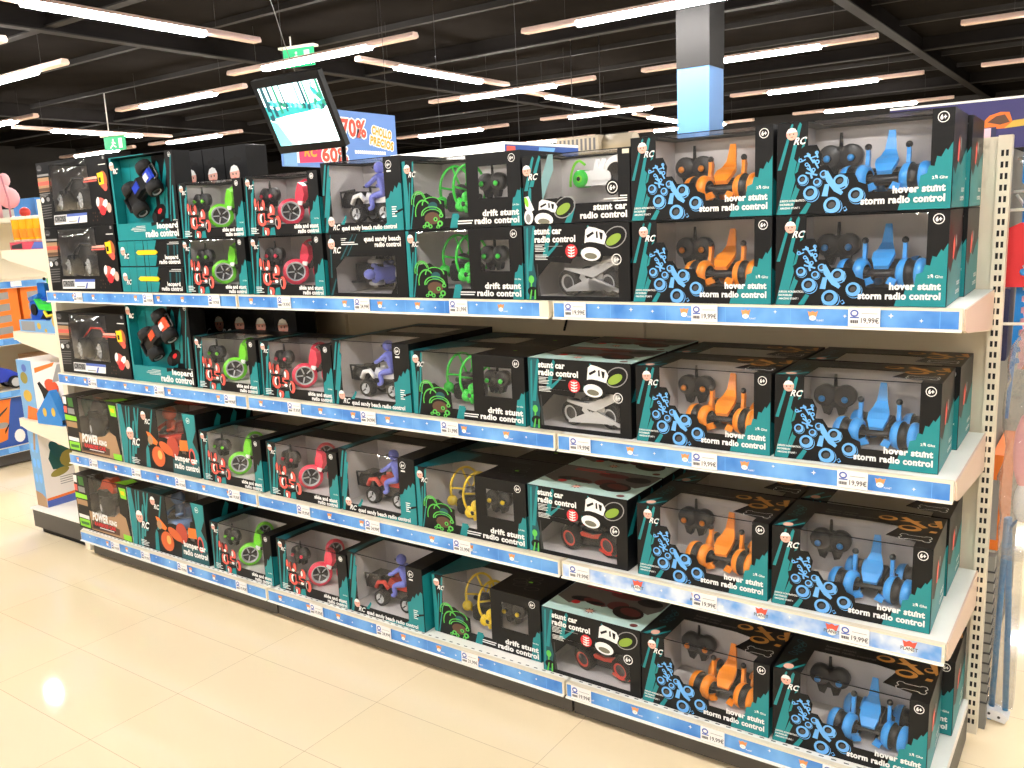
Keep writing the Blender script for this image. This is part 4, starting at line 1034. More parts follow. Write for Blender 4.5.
def power_toy(col, soft):
    t = thing('toy_car', '', 'toy car'); b = MB()
    b.rbox(-.09, .09, -.045, .045, .035, .08, .02, TBLK, axis='y'); b.prism([(-.05, .08), (-.03, .11), (.04, .11), (.07, .08)], -.04, .04, TBLK, 'y'); b.build('body', t)
    for x in (-.055, .06):
        for y in (-.055, .055):
            w = MB(); w.lathe([(0, -.02), (.014, -.024), (.018, -.028), (.042, -.024), (.046, 0), (.042, .024), (0, .02)], [TSIL, TSIL, RUB, RUB, RUB, RUB], (x, y, .046), (.3, 1, 0), 20); w.build('wheel', t)
    b = MB(); b.prism([(-.06, .1), (-.03, .12), (.0, .16), (.05, .17), (.09, .13), (.07, .1), (.03, .12)], -.03, .02, col, 'y'); b.prism([(-.1, .08), (-.06, .1), (-.09, .18), (-.12, .15)], -.02, .02, soft, 'y'); b.build('shell', t)
    return t
# ---- bumper-car cartons
BW, BH, BD = .545, .262, .28
def bumper_box():
    t = thing('toy_carton', '', 'toy box')
    carton(t, BW, BH, BD, win=(.28, .46, .09, BH-.002), topd=.13, mid=.2, floor=.08)
    F, TP, RS, LS = frames(BW, BH, BD); c = CV(((410, 515), (905, 640), (895, 225), (380, 160)), BW, BH); b = MB()
    q = lambda pts, m, l=1: b.pp(F, [c(*p) for p in pts], l, m)
    b.pp(F, [(.001, .001), (.03, .001), (.05, .1), (.03, .261), (.001, .261)], 1, TEAL)
    blades(b, F, [(.04, .002, .08, .26, .016), (.06, .002, .1, .2, .02), (.09, .05, .15, .26, .014), (.115, .08, .12, .26, .016), (.17, .002, .18, .1, .03), (.2, .1, .25, .26, .012), (.05, .15, .06, .26, .01)], TEAL, 2)
    q([(815, 210), (895, 226), (893, 330), (870, 400), (840, 440), (835, 340)], TEAL, 1); q([(840, 440), (870, 400), (900, 480), (905, 636), (890, 630)], TEAL, 1)
    b.ell(F, *c(720, 440), .09, .04, 2, BLK, 16, -.2)
    q([(575, 330), (600, 340), (650, 400), (640, 420), (600, 400)], PORG, 4); b.ell(F, *c(600, 385), .018, .02, 4, PTAN, 12)
    b.ell(F, *c(650, 490), .052, .05, 3, BLK, 18); b.ell(F, *c(648, 490), .046, .044, 4, M('print_rust_orange', (214, 98, 46), .5), 18); b.ell(F, *c(658, 480), .016, .02, 5, M('print_amber', (246, 176, 96), .5), 14); b.ell(F, *c(700, 440), .05, .022, 4, MATS['print_rust_orange'], 16, -.4); b.ell(F, *c(745, 430), .04, .045, 3, M('print_rust', (190, 70, 52), .5), 18)
    q([(790, 385), (838, 390), (842, 460), (786, 455)], PORG, 5); q([(808, 345), (826, 345), (832, 390), (800, 388)], BLK, 5)
    b.ell(F, *c(862, 495), .02, .035, 5, CORAL, 14); b.ell(F, *c(862, 498), .014, .026, 6, BLK, 14); b.ell(F, *c(864, 535), .012, .008, 6, CORAL, 10)
    q([(740, 505), (905, 540), (905, 636), (738, 600)], DTEAL, 3)
    logo(b, F, *c(463, 340), .026); logo(b, F, *c(562, 232), .018); age(b, F, *c(852, 262), .012)
    lines(b, F, .065, .03, [.04, .06, .05, .055], .003, .007)
    b.pp(TP, [(.1, .0), (.25, .0), (.2, .2), (.1, .27)], 1, DTEAL); b.ell(TP, .3, .16, .1, .05, 1, M('print_rust', (190, 70, 52), .5)); lines(b, TP, .1, .06, [.1, .08], .01, .02, GRY)
    b.pp(RS, [(.002, .002), (.27, .002), (.27, .25), (.002, .25)], 0, BLK); blades(b, RS, [(.02, .02, .09, .25, .04), (.1, .02, .17, .25, .04), (.19, .02, .25, .25, .03)], TEAL, 2)
    prints(b, t, BW, BH, BD)
    titles(t, F, [('bumper car', .385, .06, .034, .15, 'L'), ('radio control', .378, .026, .034, .165, 'L')])
    return t
def bumper_toy(col, figure):
    t = thing('toy_bumper_car', '', 'toy bumper car'); b = MB()
    b.lathe([(0, .005), (.06, .005), (.075, .015), (.08, .035), (.072, .055), (.055, .06), (.05, .045), (0, .045)], [TBLK, TBLK, col, col, col, TDGR, TDGR], (0, 0, 0), (0, 0, 1), 26); b.build('bumper_ring', t)
    b = MB(); b.rbox(-.04, .04, .0, .045, .045, .1, .015, col, axis='y'); b.build('seat_shell', t)
    f = MB(); f.ball((0, .0, .085), .026, figure, 14, (1, .8, 1.3)); f.tube([(-.022, -.005, .1), (-.045, -.025, .08), (-.03, -.045, .075)], .008, figure); f.tube([(.022, -.005, .1), (.045, -.025, .08), (.03, -.045, .075)], .008, figure); f = f.build('driver_figure', t)
    MB().ball((0, -.005, .14), .03, figure, 16).build('driver_head', f)
    MB().tube([(.055, .045, .05), (.06, .05, .17)], .004, TDGR).build('mast', t)
    return t

# ------------------------------------------------------------------ stocking the shelves
ROW = {'1a': 'top shelf upper row', '1b': 'top shelf lower row', '2': 'second shelf down', '3': 'third shelf down', '4': 'bottom shelf'}
FY = {'1a': .02, '1b': .02, '2': .026, '3': .02, '4': .02}
PROTO = {}
def put(key, maker, loc, rz, label, group, rx=0):
    if key not in PROTO:
        PROTO[key] = maker(); r = PROTO[key]; r.location = loc; r['label'] = label; r['group'] = group
        r.rotation_euler = (rx, 0, rz)
    else:
        r = dup(PROTO[key], loc, rz, label, group); r.rotation_euler = (rx, 0, rz)
    return r
def base_z(row, under=0): return (ZT[0] if row[0] == '1' else ZT[int(row[0])-1])+.0006+under
def stock(kind, maker, row, x, desc, group, toy=None, pad=None, under=0, y=None, back=False, rz=None):
    rz = (random.uniform(-.003, .003) if not back else 0) if rz is None else rz
    Y = FY[row] if y is None else y
    z = base_z(row, under)
    lab = '%s, %s' % (desc, ROW[row]) if not back else 'carton hidden behind the %s, %s' % (desc, ROW[row])
    put(kind, maker, (x, Y, z), rz, lab, group)
    R = Matrix.Rotation(rz, 3, 'Z')
    if toy:
        key, mk, off, tl, tg, rx = toy
        v = R @ Vector(off); put(key, mk, (x+v.x, Y+v.y, z+v.z), rz, '%s in its carton, %s' % (tl, ROW[row]), tg, rx)
    if pad:
        key, mk, off, tl, tg = pad
        v = R @ Vector(off); put(key, mk, (x+v.x, Y+v.y, z+v.z), rz, '%s %s' % (tl, ROW[row]), tg)

XS = {  # left edges surveyed per shelf
 'cross': {'1a': .004, '1b': 0, '2': -.014}, 'leo': {'1a': .572, '2': .548}, 'power': {'3': -.05, '4': -.055}, 'bumper': {'3': .402, '4': .392},
 'green': {'1a': 1.004, '1b': .988, '2': .985, '3': .962, '4': .966}, 'red': {'1a': 1.386, '1b': 1.384, '2': 1.374, '3': 1.366, '4': 1.37},
 'quad': {'1a': 1.775, '1b': 1.774, '2': 1.752, '3': 1.748, '4': 1.75}, 'drift': {'1a': 2.126, '1b': 2.122, '2': 2.106, '3': 2.098, '4': 2.112},
 'stunt': {'1a': 2.560, '1b': 2.556, '2': 2.548, '3': 2.533, '4': 2.566}, 'orange': {'1a': 2.889, '1b': 2.889, '2': 2.889, '3': 2.889, '4': 2.896}, 'blue': {'1a': 3.258, '1b': 3.258, '2': 3.258, '3': 3.258, '4': 3.265}}
UPH = .205
for row in ('1b', '1a', '2', '3', '4'):
    u = UPH if row == '1a' else 0
    ht = lambda k, c, n: (k, lambda: hover_toy(c), (.222, .078, .0345), '%s four-drum stunt vehicle' % n, '%s drum-wheel vehicles' % n, 0)
    hp = lambda k, c, n: (k, lambda: controller(c, 1.12), (.104, .155, .125), 'black handset with %s thumb sticks, beside the %s drum vehicle,' % (n, n), 'handsets with %s sticks' % n)
    stock('hover', hover_box, row, XS['orange'][row], 'wide black carton with orange drum-wheel vehicle', 'wide black cartons with blue printed vehicle', ht('ot', TORG, 'orange'), hp('op', TORG, 'orange'), u)
    stock('hover', hover_box, row, XS['blue'][row], 'wide black carton with blue drum-wheel vehicle', 'wide black cartons with blue printed vehicle', ht('bt', TBLU, 'blue'), hp('bp', TBLU, 'blue'), u, rz=.03)
    by = .2525 if row == '2' else .246
    stock('hover', hover_box, row, XS['orange'][row]+.002, 'orange drum-wheel vehicle carton', 'wide black cartons with blue printed vehicle', under=u, y=by, back=True)
    stock('hover', hover_box, row, {'4': 3.285, '2': 3.262}.get(row, 3.256 if row == '3' else 3.26), 'blue drum-wheel vehicle carton', 'wide black cartons with blue printed vehicle', under=u, y=by+(.0115 if row != '2' else .0095), back=True, rz=.02 if row not in '23' else .01)
    # stunt cars
    if row == '1a':
        stock('stunts', stunt_side_box, row, XS['stunt'][row], 'black carton holding a white car with green wheel', 'stunt car cartons', ('wt', stunt_white_toy, (.175, .105, .066), 'white toy car with green wheel', 'stunt cars', 0), under=.2068)
    else:
        dark = row in '34'
        kk = 'stuntd' if row != '1b' else 'stuntc'
        stock(kk, (lambda: stunt_box(2)) if row != '1b' else (lambda: stunt_box(1)), row, XS['stunt'][row], 'carton with red roundel and %s' % ('a dark red car inside' if dark else 'a silver car inside'), 'stunt car cartons',
              ('sd' if dark else 'ss', (lambda: stunt_toy(TRED, True)) if dark else (lambda: stunt_toy(TSIL, False)), (.185, .085, .0085), 'black and red toy car' if dark else 'toy car with silver crossed armour', 'stunt cars', 0))
        if row != '1b': stock('stuntd', None, row, XS['stunt'][row], 'red roundel car carton', 'stunt car cartons', y=by, back=True)
    # ring-cage cars
    yel = row in '34'
    stock('drift', drift_box, row, XS['drift'][row], 'two-window black carton holding a %s ring-cage car' % ('yellow' if yel else 'green'), 'two-window ring car cartons',
          ('dy' if yel else 'dg', (lambda: drift_toy(TYEL)) if yel else (lambda: drift_toy(TKGRN)), (.155, .085, .0285), '%s ring-cage toy car' % ('yellow' if yel else 'green'), 'ring-cage cars', 0),
          ('dpy' if yel else 'dpg', (lambda: controller(TYEL, 1.05)) if yel else (lambda: controller(TKGRN, 1.05)), (.297, .05, .122), 'black handset with %s sticks behind a small square window,' % ('yellow' if yel else 'green'), 'ring car handsets'), u, y=.05 if row == '4' else None)
    if row in '34' or row == '2': stock('drift', None, row, XS['drift'][row], 'ring-cage car carton', 'two-window ring car cartons', y=by if row != '4' else .275-.013, back=True) if row != '4' else None
    # quad bikes
    if row == '1b':
        stock('quadt', quad_top_box, row, XS['quad'][row], 'black carton laid to show a quad bike from above', 'quad bike cartons', ('qw', lambda: quad_toy(TWHT), (.146, .195, .07), 'white quad bike seen from above with blue rider', 'quad bikes', PI/2))
    else:
        red = row in '34'
        stock('quad', quad_box, row, XS['quad'][row], 'teal edged carton holding a %s quad bike with blue rider' % ('red' if red else 'white'), 'quad bike cartons',
              ('qr' if red else 'qw', (lambda: quad_toy(TRED)) if red else (lambda: quad_toy(TWHT)), (.165, .082, .0285), '%s quad bike with blue rider' % ('red' if red else 'white'), 'quad bikes', 0), under=u)
        if row != '1a': stock('quad', None, row, XS['quad'][row], 'quad bike carton', 'quad bike cartons', y=by, back=True)
    for k, c, n in (('green', TGRN, 'green'), ('red', TPNK, 'pink-red')):
        stock('slide', slide_box, row, XS[k][row], 'black carton with red print, holding a %s wheeled bike' % n, 'tumbling bike cartons',
              (k+'t', (lambda c=c: slide_toy(c)), (.195, .095, .0325), 'three-wheeled toy bike with %s wheels' % n, 'three-wheeled bikes', 0),
              (k+'p', (lambda c=c: controller(c, 1.0)), (.074, .052, .135), 'black handset with %s sticks, beside the bike,' % n, 'bike handsets'), u)
        if row in '34': stock('slide', None, row, XS[k][row], '%s wheeled bike carton' % n, 'tumbling bike cartons', y=by, back=True)
    # left end
    if row in ('1a', '1b', '2'):
        stock('cross', cross_box, row, XS['cross'][row], 'black off-road car carton with blue and white badge', 'black off-road car cartons',
              ('ct'+('r' if row == '2' else 'g'), (lambda: cross_toy(TRED)) if row == '2' else (lambda: cross_toy(TDGR)), (.205, .1, .0545), 'black toy car with silver wheels', 'black off-road cars', 0), under=.277 if row == '1a' else 0)
    if row in ('1a', '2'):
        stock('leo', leo_box, row, XS['leo'][row], 'tall teal and black carton with an open front', 'truck cartons', under=.2076 if row == '1a' else 0)
        red = row == '2'
        r = put('tr' if red else 'tb', (lambda: truck(TROR)) if red else (lambda: truck(TDKB)), (XS['leo'][row]+.188, FY[row]+.0412, base_z(row, .2076 if row == '1a' else 0)+.194), 0, 'black toy truck with %s bonnet tied aslant, %s' % ('red' if red else 'blue', ROW[row]), 'tied toy trucks')
        r.rotation_euler = (PI/2, -.62, 0); r.scale = (1.04, 1.04, .85)
    if row in '34':
        stock('power', power_box, row, XS['power'][row], 'black and lime green carton at the left end', 'lime green car cartons',
              ('pt'+row, (lambda: power_toy(TDGR, TSEA)) if row == '3' else (lambda: power_toy(TROR, TDGR)), (.14, .092, .0745), 'large black toy car' + (' with pale green cover' if row == '3' else ' with red-orange shell'), 'large boxed cars', 0))
        stock('bumper', bumper_box, row, XS['bumper'][row], 'teal streaked carton with printed orange bumper car', 'bumper car cartons',
              ('bc'+row, (lambda: bumper_toy(TRED, TROR)) if row == '3' else (lambda: bumper_toy(TSLT, TSLT)), (.245, .09, .0845), '%s bumper car with driver' % ('red' if row == '3' else 'slate blue'), 'toy bumper cars', 0))
for k in range(2):
    put('leof', leo_flat_box, (.56, .02+.003*k, base_z('1b', k*.1036)), 0, 'flat teal and black carton with yellow tab, %s of the pair under the truck carton' % ('lower' if k == 0 else 'upper'), 'flat truck cartons')
for k in range(3):
    put('tall1', lambda: tall_box(.555-.0), (.707+k*.1375, .262, base_z('1b')), 0, 'dark upright carton behind the top shelf green bike boxes, %s from left' % ORD[k], 'upright cartons behind the top shelf bikes')
for k in range(5):
    put('tall2', lambda: tall_box(.325), (.650+k*.133, .262, base_z('2')), 0, 'dark upright carton behind the second shelf bike boxes, %s from left' % ORD[k], 'upright cartons behind the second shelf bikes')

# ------------------------------------------------------------------ end-cap at the left
ec = thing('end_cap_shelving', 'cream end cap shelving with a dark plinth, facing left past the main run', 'shelving', (-.34, .5, 0))
def ecb(b, name, par=None):
    o = b.build(name, par or ec)
    if par is None: o.location = (.34, -.5, 0)
    return o
b = MB(); b.box(-.575, -.1, .055, .075, .035, .125, KICK).box(-.575, -.555, .075, 1.03, .035, .125, KICK).box(-.575, -.1, 1.01, 1.03, .035, .125, KICK)
b.box(-.55, -.12, .08, .11, 0, .035, HOLE).box(-.55, -.12, .9, .93, 0, .035, HOLE); ecb(b, 'plinth')
ecb(MB().box(-.59, -.1, .052, 1.033, .125, .134, WMET), 'base_deck')
for y in (.055, 1.0): ecb(MB().box(-.1, -.06, y, y+.03, 0, 1.655, CREAM), 'upright')
ecb(MB().box(-.085, -.07, .085, 1.0, .1, 1.64, CREAM), 'back_panel')
for z, d in ((.60, .47), (1.042, .40), (1.435, .40)):
    x0 = -.1-d
    s_ = ecb(MB().box(x0, -.1, .06, 1.02, z-.025, z, CREAM), 'shelf')
    for y in (.055, 1.02):
        b = MB(); b.prism([(x0+.01, z), (x0+.01, z-.035), (x0+.06, z-.05), (-.1, z-.105), (-.1, z)], y, y+.005, CREAM, 'y'); b.build('bracket', s_)
    b = MB(); b.box(x0-.012, x0, .06, 1.02, z-.04, z+.002, CREAM); b.build('front_rail', s_)
PALEB = M('box_pale_blue', (118, 170, 218), .45); BOXW = M('box_white', (238, 232, 230), .45); NAVY = M('pack_navy', (40, 44, 84), .45)
OLIVE = M('print_olive', (150, 138, 60), .5); DGRN = M('print_deep_green', (24, 84, 80), .45); GOLD = M('print_gold', (214, 176, 70), .5)
# dragon box on the base deck: its pale blue side and white front
t = thing('toy_box', 'tall white and blue box with green dragon picture on the end cap base', 'toy box', (-.585, .09, .1345))
b = MB(); b.box(0, .1, 0, .4, 0, .4, BOXW); b.build('carton', t)
b = MB(); fr = FRONT
b.pp(fr, [(.001, .001), (.099, .001), (.099, .399), (.001, .399)], 0, PALEB); b.pp(fr, [(.001, .001), (.099, .001), (.099, .05), (.06, .07), (.001, .08)], 1, PTAN)
for k in range(6): b.ell(fr, .03+.04*(k % 2), .15+.08*(k//2), .015, .025, 1, PBLUE, 12)
b.pp(fr, [(.04, .3), (.06, .3), (.08, .39), (.06, .39)], 1, PTAN)
b.build('side_print', t)
b = MB(); fr = lambda u, v, d: (.1+d, u, v)
b.pp(fr, [(0.001, .001), (.399, .001), (.399, .05), (.001, .035)], 1, TAGB); b.pp(fr, [(0.001, .035), (.399, .05), (.399, .065), (.001, .048)], 2, PORG)
g = lambda P: [(a*.8-.02, q) for a, q in P]
b.pp(fr, g([(.09, .19), (.07, .25), (.1, .32), (.16, .36), (.24, .37), (.27, .3), (.22, .25), (.25, .21), (.17, .18)]), 1, DGRN); b.ell(fr, .14, .23, .048, .045, 2, OLIVE, 14); b.ell(fr, .085, .17, .05, .02, 1, OLIVE, 14, .2); b.ell(fr, .11, .33, .024, .025, 2, SKIN, 12); b.ell(fr, .075, .29, .024, .05, 2, DTEAL, 14, .4)
b.pp(fr, [(.04, .37), (.16, .38), (.16, .395), (.04, .388)], 1, DGR); lines(b, fr, .08, .14, [.14, .16, .15, .16], .004, .012, GRY, 1)
b.build('front_print', t)
# bird box with triangular blue tray on the middle shelf
t = thing('toy_box', 'white bird toy box with blue triangular tray on the middle end cap shelf', 'toy box', (-.56, .075, .6008))
b = MB(); b.prism([(0, 0), (.15, 0), (.41, .035), (.41, .3), (0, .3)], 0, .3, BOXW, 'z'); b.build('carton', t)
b = MB(); fr = lambda u, v, d: (u*1.18, -d, v)
b.pp(fr, [(.001, .001), (.124, .001), (.124, .3), (.001, .3)], 0, PALEB); b.ell(fr, .05, .21, .03, .03, 1, OLIVE, 14); b.ell(fr, .06, .12, .035, .03, 1, GOLD, 14); b.ell(fr, .06, .26, .02, .02, 1, TAGB, 12); b.pp(fr, [(.03, .001), (.124, .001), (.124, .06), (.05, .07)], 1, PORG)
b.build('side_print', t)
b = MB(); nv = Vector((.26, .035, 0)).normalized(); fr = lambda u, v, d: (.15+nv.x*u*.88+.13*d, nv.y*u*.88-.99*d, v)
b.pp(fr, [(.06, .14), (.03, .19), (.05, .2), (.09, .17), (.13, .16), (.11, .12), (.07, .11)], 1, BLK); b.ell(fr, .15, .18, .06, .035, 1, TROR, 16, -.2); b.pp(fr, [(.02, .24), (.18, .28), (.2, .3), (.02, .265)], 1, PORG); b.pp(fr, [(.16, .2), (.29, .22), (.29, .3), (.22, .29)], 1, GRY); b.build('front_print', t); b = MB(); b.pp(fr, [(.001, .001), (.09, .001), (.09, .05), (.001, .06)], 1, CORAL); b.build('printed_mark', t)
b = MB(); b.prism([(.24, -.03), (.4, -.015), (.4, .025), (.24, .01)], 0, .004, M('tray_blue', (46, 132, 210), .4), 'z')
TB = MATS['tray_blue']
b.mesh([(.2, -.032, .0), (.4, -.016, 0), (.4, -.016, .03), (.33, -.022, .17), (.2, -.032, .05)], [(0, 1, 2, 3, 4)], TB); b.mesh([(.2, -.032, 0), (.2, .006, 0), (.33, .014, .17), (.33, -.022, .17), (.2, -.032, .05)], [(0, 1, 2, 3, 4)], TAGB); b.mesh([(.33, -.022, .17), (.33, .014, .17), (.4, .024, .03), (.4, -.016, .03)], [(0, 1, 2, 3)], TB)
fr = lambda u, v, d: (u, -.032+.08*(u-.2)-d, v)
b.ell(fr, .27, .06, .016, .022, 1, GOLD, 14); b.ell(fr, .34, .065, .016, .022, 1, GOLD, 14)
b.build('blue_tray', t)
# playset on the upper shelf
t = thing('toy_playset', 'blue castle playset with green crocodile ramp on the upper end cap shelf', 'toy playset', (-.497, .09, 1.0425)); t.scale = (.985, 1, 1)
b = MB(); b.mesh([(0, 0, 0), (.40, 0, 0), (.40, 0, .125), (.3, 0, .06), (.0, 0, .055)], [(0, 1, 2, 3, 4)], PALEB); b.box(0, .4, .001, .3, 0, .004, PALEB); b.box(0, .003, .001, .3, .004, .055, PALEB); b.box(.397, .4, .001, .3, .004, .12, PALEB)
b.ell(FRONT, .345, .055, .028, .028, 1, GOLD, 18); b.ell(FRONT, .345, .055, .012, .012, 2, OLIVE, 12); b.pp(FRONT, [(.02, .005), (.15, .005), (.15, .05), (.02, .05)], 1, GRY); b.ell(FRONT, .19, .03, .018, .016, 1, GOLD, 14); b.ell(FRONT, .25, .01, .012, .009, 1, GOLD, 10)
b.build('tray', t)
b = MB(); b.rbox(.005, .14, .06, .16, .008, .16, .02, M('toy_royal_blue', (36, 92, 206), .35), axis='y'); b.rbox(.06, .13, .08, .15, .16, .23, .01, M('toy_mid_blue', (32, 112, 204), .35), axis='y'); b.tube([(.05, .058, .1), (.05, .052, .1)], .028, BLK, 16); b.tube([(.02, .058, .15), (.12, .055, .17)], .012, MATS['toy_mid_blue']); b.build('blue_engine', t)
b = MB(); b.prism([(.11, .155), (.16, .135), (.28, .13), (.34, .15), (.4, .185), (.4, .15), (.34, .115), (.26, .1), (.15, .105)], .03, .07, TKGRN, 'y'); b.build('crocodile_ramp', t)
b = MB(); b.ball((.2, .09, .24), .03, TKGRN, 14, (1.4, .8, .8)); b.ball((.2, .09, .27), .02, TWHT, 12); b.ball((.17, .065, .25), .008, TBLK, 8); b.build('crocodile_head', t)
b = MB(); b.prism([(.22, .13), (.31, .13), (.31, .34), (.285, .34), (.285, .325), (.265, .325), (.265, .34), (.24, .34), (.235, .32), (.22, .33)], .08, .15, NAVY, 'y'); b.prism([(.31, .14), (.38, .15), (.36, .24), (.33, .3), (.31, .3)], .1, .15, TRED, 'y'); b.build('castle_tower', t)
MB().box(.2, .38, .16, .2, .3, .36, GOLD).build('yellow_battlement', t)
b = MB(); b.tube([(.22, .02, .1), (.24, .02, .075), (.32, .02, .085), (.39, .02, .105)], .008, TYEL); b.prism([(.15, .06), (.2, .095), (.28, .085), (.38, .1), (.36, .06)], .03, .06, TBLK, 'y'); b.build('yellow_track', t)
# yellow bottles
t0 = thing('product_tray', 'low red and pink display tray under the yellow bottles', 'tray', (-.5, .1, 1.4358))
b = MB(); b.box(.003, .396, 0, .24, 0, .035, M('pack_red_pink', (206, 74, 92), .5)); b.pp(FRONT, [(.2, .002), (.38, .002), (.38, .03), (.24, .034)], 1, TAGB); b.pp(FRONT, [(.02, .004), (.12, .004), (.12, .03), (.02, .02)], 1, TDGR); b.build('tray', t0)
YB = M('bottle_amber', (236, 172, 24), .25); CAPM = M('bottle_base_pale', (240, 226, 204), .4)
def bottle():
    t = thing('yellow_bottle', '', 'bottle'); b = MB(); b.lathe([(0, 0), (.026, 0), (.028, .01), (.03, .05), (.031, .105)], [CAPM, CAPM, YB, YB], axis=(0, 0, 1), n=18); b.build('body', t)
    b = MB(); b.lathe([(.031, .105), (.033, .106), (.033, .116), (.02, .12), (0, .12)], CAPM, axis=(0, 0, 1), n=18); b.build('cap', t)
    b = MB(); b.lathe([(.0292, .02), (.0308, .06)], M('bottle_label', (222, 140, 20), .4), axis=(0, 0, 1), n=18); b.build('label', t)
    return t
for k in range(6): put('bottle', bottle, (-.468+k*.0672, .14, 1.4715), 0, 'yellow bottle on the end cap top shelf, %s from the left' % ORD[k], 'row of yellow bottles')
PINK = M('toy_soft_pink', (246, 176, 182), .5)
# plinth hook at the corner of the run
o = MB().tube([(-.075, .04, .105), (-.03, .035, .105), (-.012, .035, .09), (-.008, .035, .02)], .007, WMET).build('bracket_foot'); tag(o, 'small white bracket hook at the left foot of the main run', 'bracket')

# ------------------------------------------------------------------ shelving across the left aisle
fu = thing('gondola_shelving', 'distant shelving with blue rails across the aisle at the left edge', 'shelving', (-2.3, 1.4, 0))
def fub(b, name):
    o = b.build(name, fu); o.location = (2.3, -1.4, 0); return o
fub(MB().box(-2.56, -2.54, .2, 2.6, 0, 1.7, CREAM), 'back_panel')
fub(MB().box(-2.54, -2.1, .2, 2.6, .01, .09, KICK), 'plinth')
fr = lambda u, v, d: (-2.069+d, u, v)
for z in (.13, .505, .85, 1.22):
    b = MB(); b.box(-2.54, -2.085, .2, 2.6, z-.03, z, CREAM).box(-2.085, -2.069, .2, 2.6, z-.045, z+.003, CREAM); b.pp(fr, [(.2, z-.042), (2.6, z-.042), (2.6, z), (.2, z)], 0, STRIP)
    y = .3
    while y < 2.5: b.pp(fr, [(y, z-.035), (y+.07, z-.035), (y+.07, z-.002), (y, z-.002)], 1, WHT if int(y*10) % 3 else PBLUE); y += .17
    fub(b, 'shelf')
def far_box(name, label, cat, y, z, w, h, d, base, pics, x=-2.1):
    t = thing(name, label, cat, (x-d, y, z)); MB().box(0, d, 0, w, 0, h, base).build('carton', t)
    f = lambda u, v, l: (d+l, u, v); b = MB()
    for p in pics:
        if p[0] == 'e': b.ell(f, *p[1:5], p[5], p[6], 14)
        else: b.pp(f, p[1], p[2], p[3])
    b.build('front_print', t); return t
OR2 = M('box_orange', (238, 126, 40), .45); RBL = M('box_royal_blue', (44, 84, 168), .45)
far_box('toy_box', 'orange and blue toy box with white roundel on the low distant shelf', 'toy box', .52, .1308, .27, .32, .2, RBL,
        [('p', [(.001, .02), (.14, .05), (.19, .3), (.2, .318), (.001, .318)], 1, OR2), ('e', .22, .06, .035, .045, 2, WHT), ('e', .12, .15, .04, .02, 2, GRY), ('p', [(.1, .2), (.16, .25), (.17, .27), (.1, .22)], 2, TDGR), ('p', [(.13, .09), (.16, .14), (.165, .16), (.13, .11)], 3, BLK)])
t = thing('toy_vehicle', 'blue and black toy vehicle on the distant shelf at the left edge', 'toy car', (-2.2, .7, .507))
b = MB(); b.prism([(-.12, .05), (-.1, .12), (-.02, .16), (.06, .13), (.12, .09), (.12, .05)], -.05, .05, TDKB, 'x'); b.build('body', t)
for x in (-.055, .055):
    for y in (-.07, .08): w_ = MB(); w_.lathe([(0, -.02), (.03, -.02), (.042, -.015), (.042, .015), (.03, .02), (0, .02)], [TSIL, RUB, RUB, RUB, TSIL], (x, y, .0425), (1, 0, 0), 16); w_.build('wheel', t)
far_box('toy_box', 'yellow and brown toy box behind the blue vehicle on the distant shelf', 'toy box', .92, .507, .4, .2, .25, PTAN, [('p', [(.05, .02), (.2, .1), (.3, .19), (.1, .15)], 1, GOLD), ('e', .1, .06, .05, .04, 1, DGR)])
far_box('toy_box', 'orange striped carton on the distant upper shelf, nearer of the pair', 'toy box', .6, .8518, .26, .33, .2, OR2, [('p', [(.03, .02+k*.075), (.2, .03+k*.075), (.2, .075+k*.075), (.03, .065+k*.075)], 1, GRY) for k in range(4)])
far_box('toy_box', 'orange striped carton on the distant upper shelf, farther of the pair', 'toy box', .88, .8518, .3, .33, .2, OR2, [('p', [(.04, .02+k*.075), (.27, .03+k*.075), (.27, .075+k*.075), (.04, .065+k*.075)], 1, GRY) for k in range(4)])

fub(MB().box(-2.56, -2.085, .2, 2.6, 1.6, 1.63, CREAM), 'top_shelf')
t = thing('pink_figure', 'pale pink rounded cut-out figure on a stick at the top of the distant shelving', 'toy figure', (-2.16, .85, 1.6306))
b = MB(); b.ball((0, 0, .16), .085, PINK, 18, (.4, 1.15, .95)); b.ball((0, .075, .13), .07, PINK, 16, (.5, 1, 1)); b.ball((0, .06, .245), .042, PINK, 14, (.5, .9, 1.1)); b.build('body', t)
MB().tube([(.05, .045, 0), (.05, .045, .12), (.05, .02, .27)], .006, M('toy_dusty_pink', (206, 130, 140), .5)).build('stick', t); MB().tube([(0, 0, 0), (0, 0, .1)], .02, PINK).build('post', t)
for y, c, l in ((.775, TGRN, 'lime green ball under the pink figure'), (.99, TRED, 'red ball under the pink figure')):
    o = MB().ball((0, 0, 0), .034, c, 16, (1, 1, 1)).build('toy_ball', None, (-2.11, y, 1.6645)); tag(o, l, 'ball', 'balls under the pink figure')
far_box('toy_box', 'flat blue box right of the pink figure', 'toy box', 1.06, 1.6306, .5, .13, .3, M('header_blue', (70, 140, 214), .5), [('p', [(.02, .02), (.4, .02), (.4, .05), (.02, .05)], 1, PALEB)])

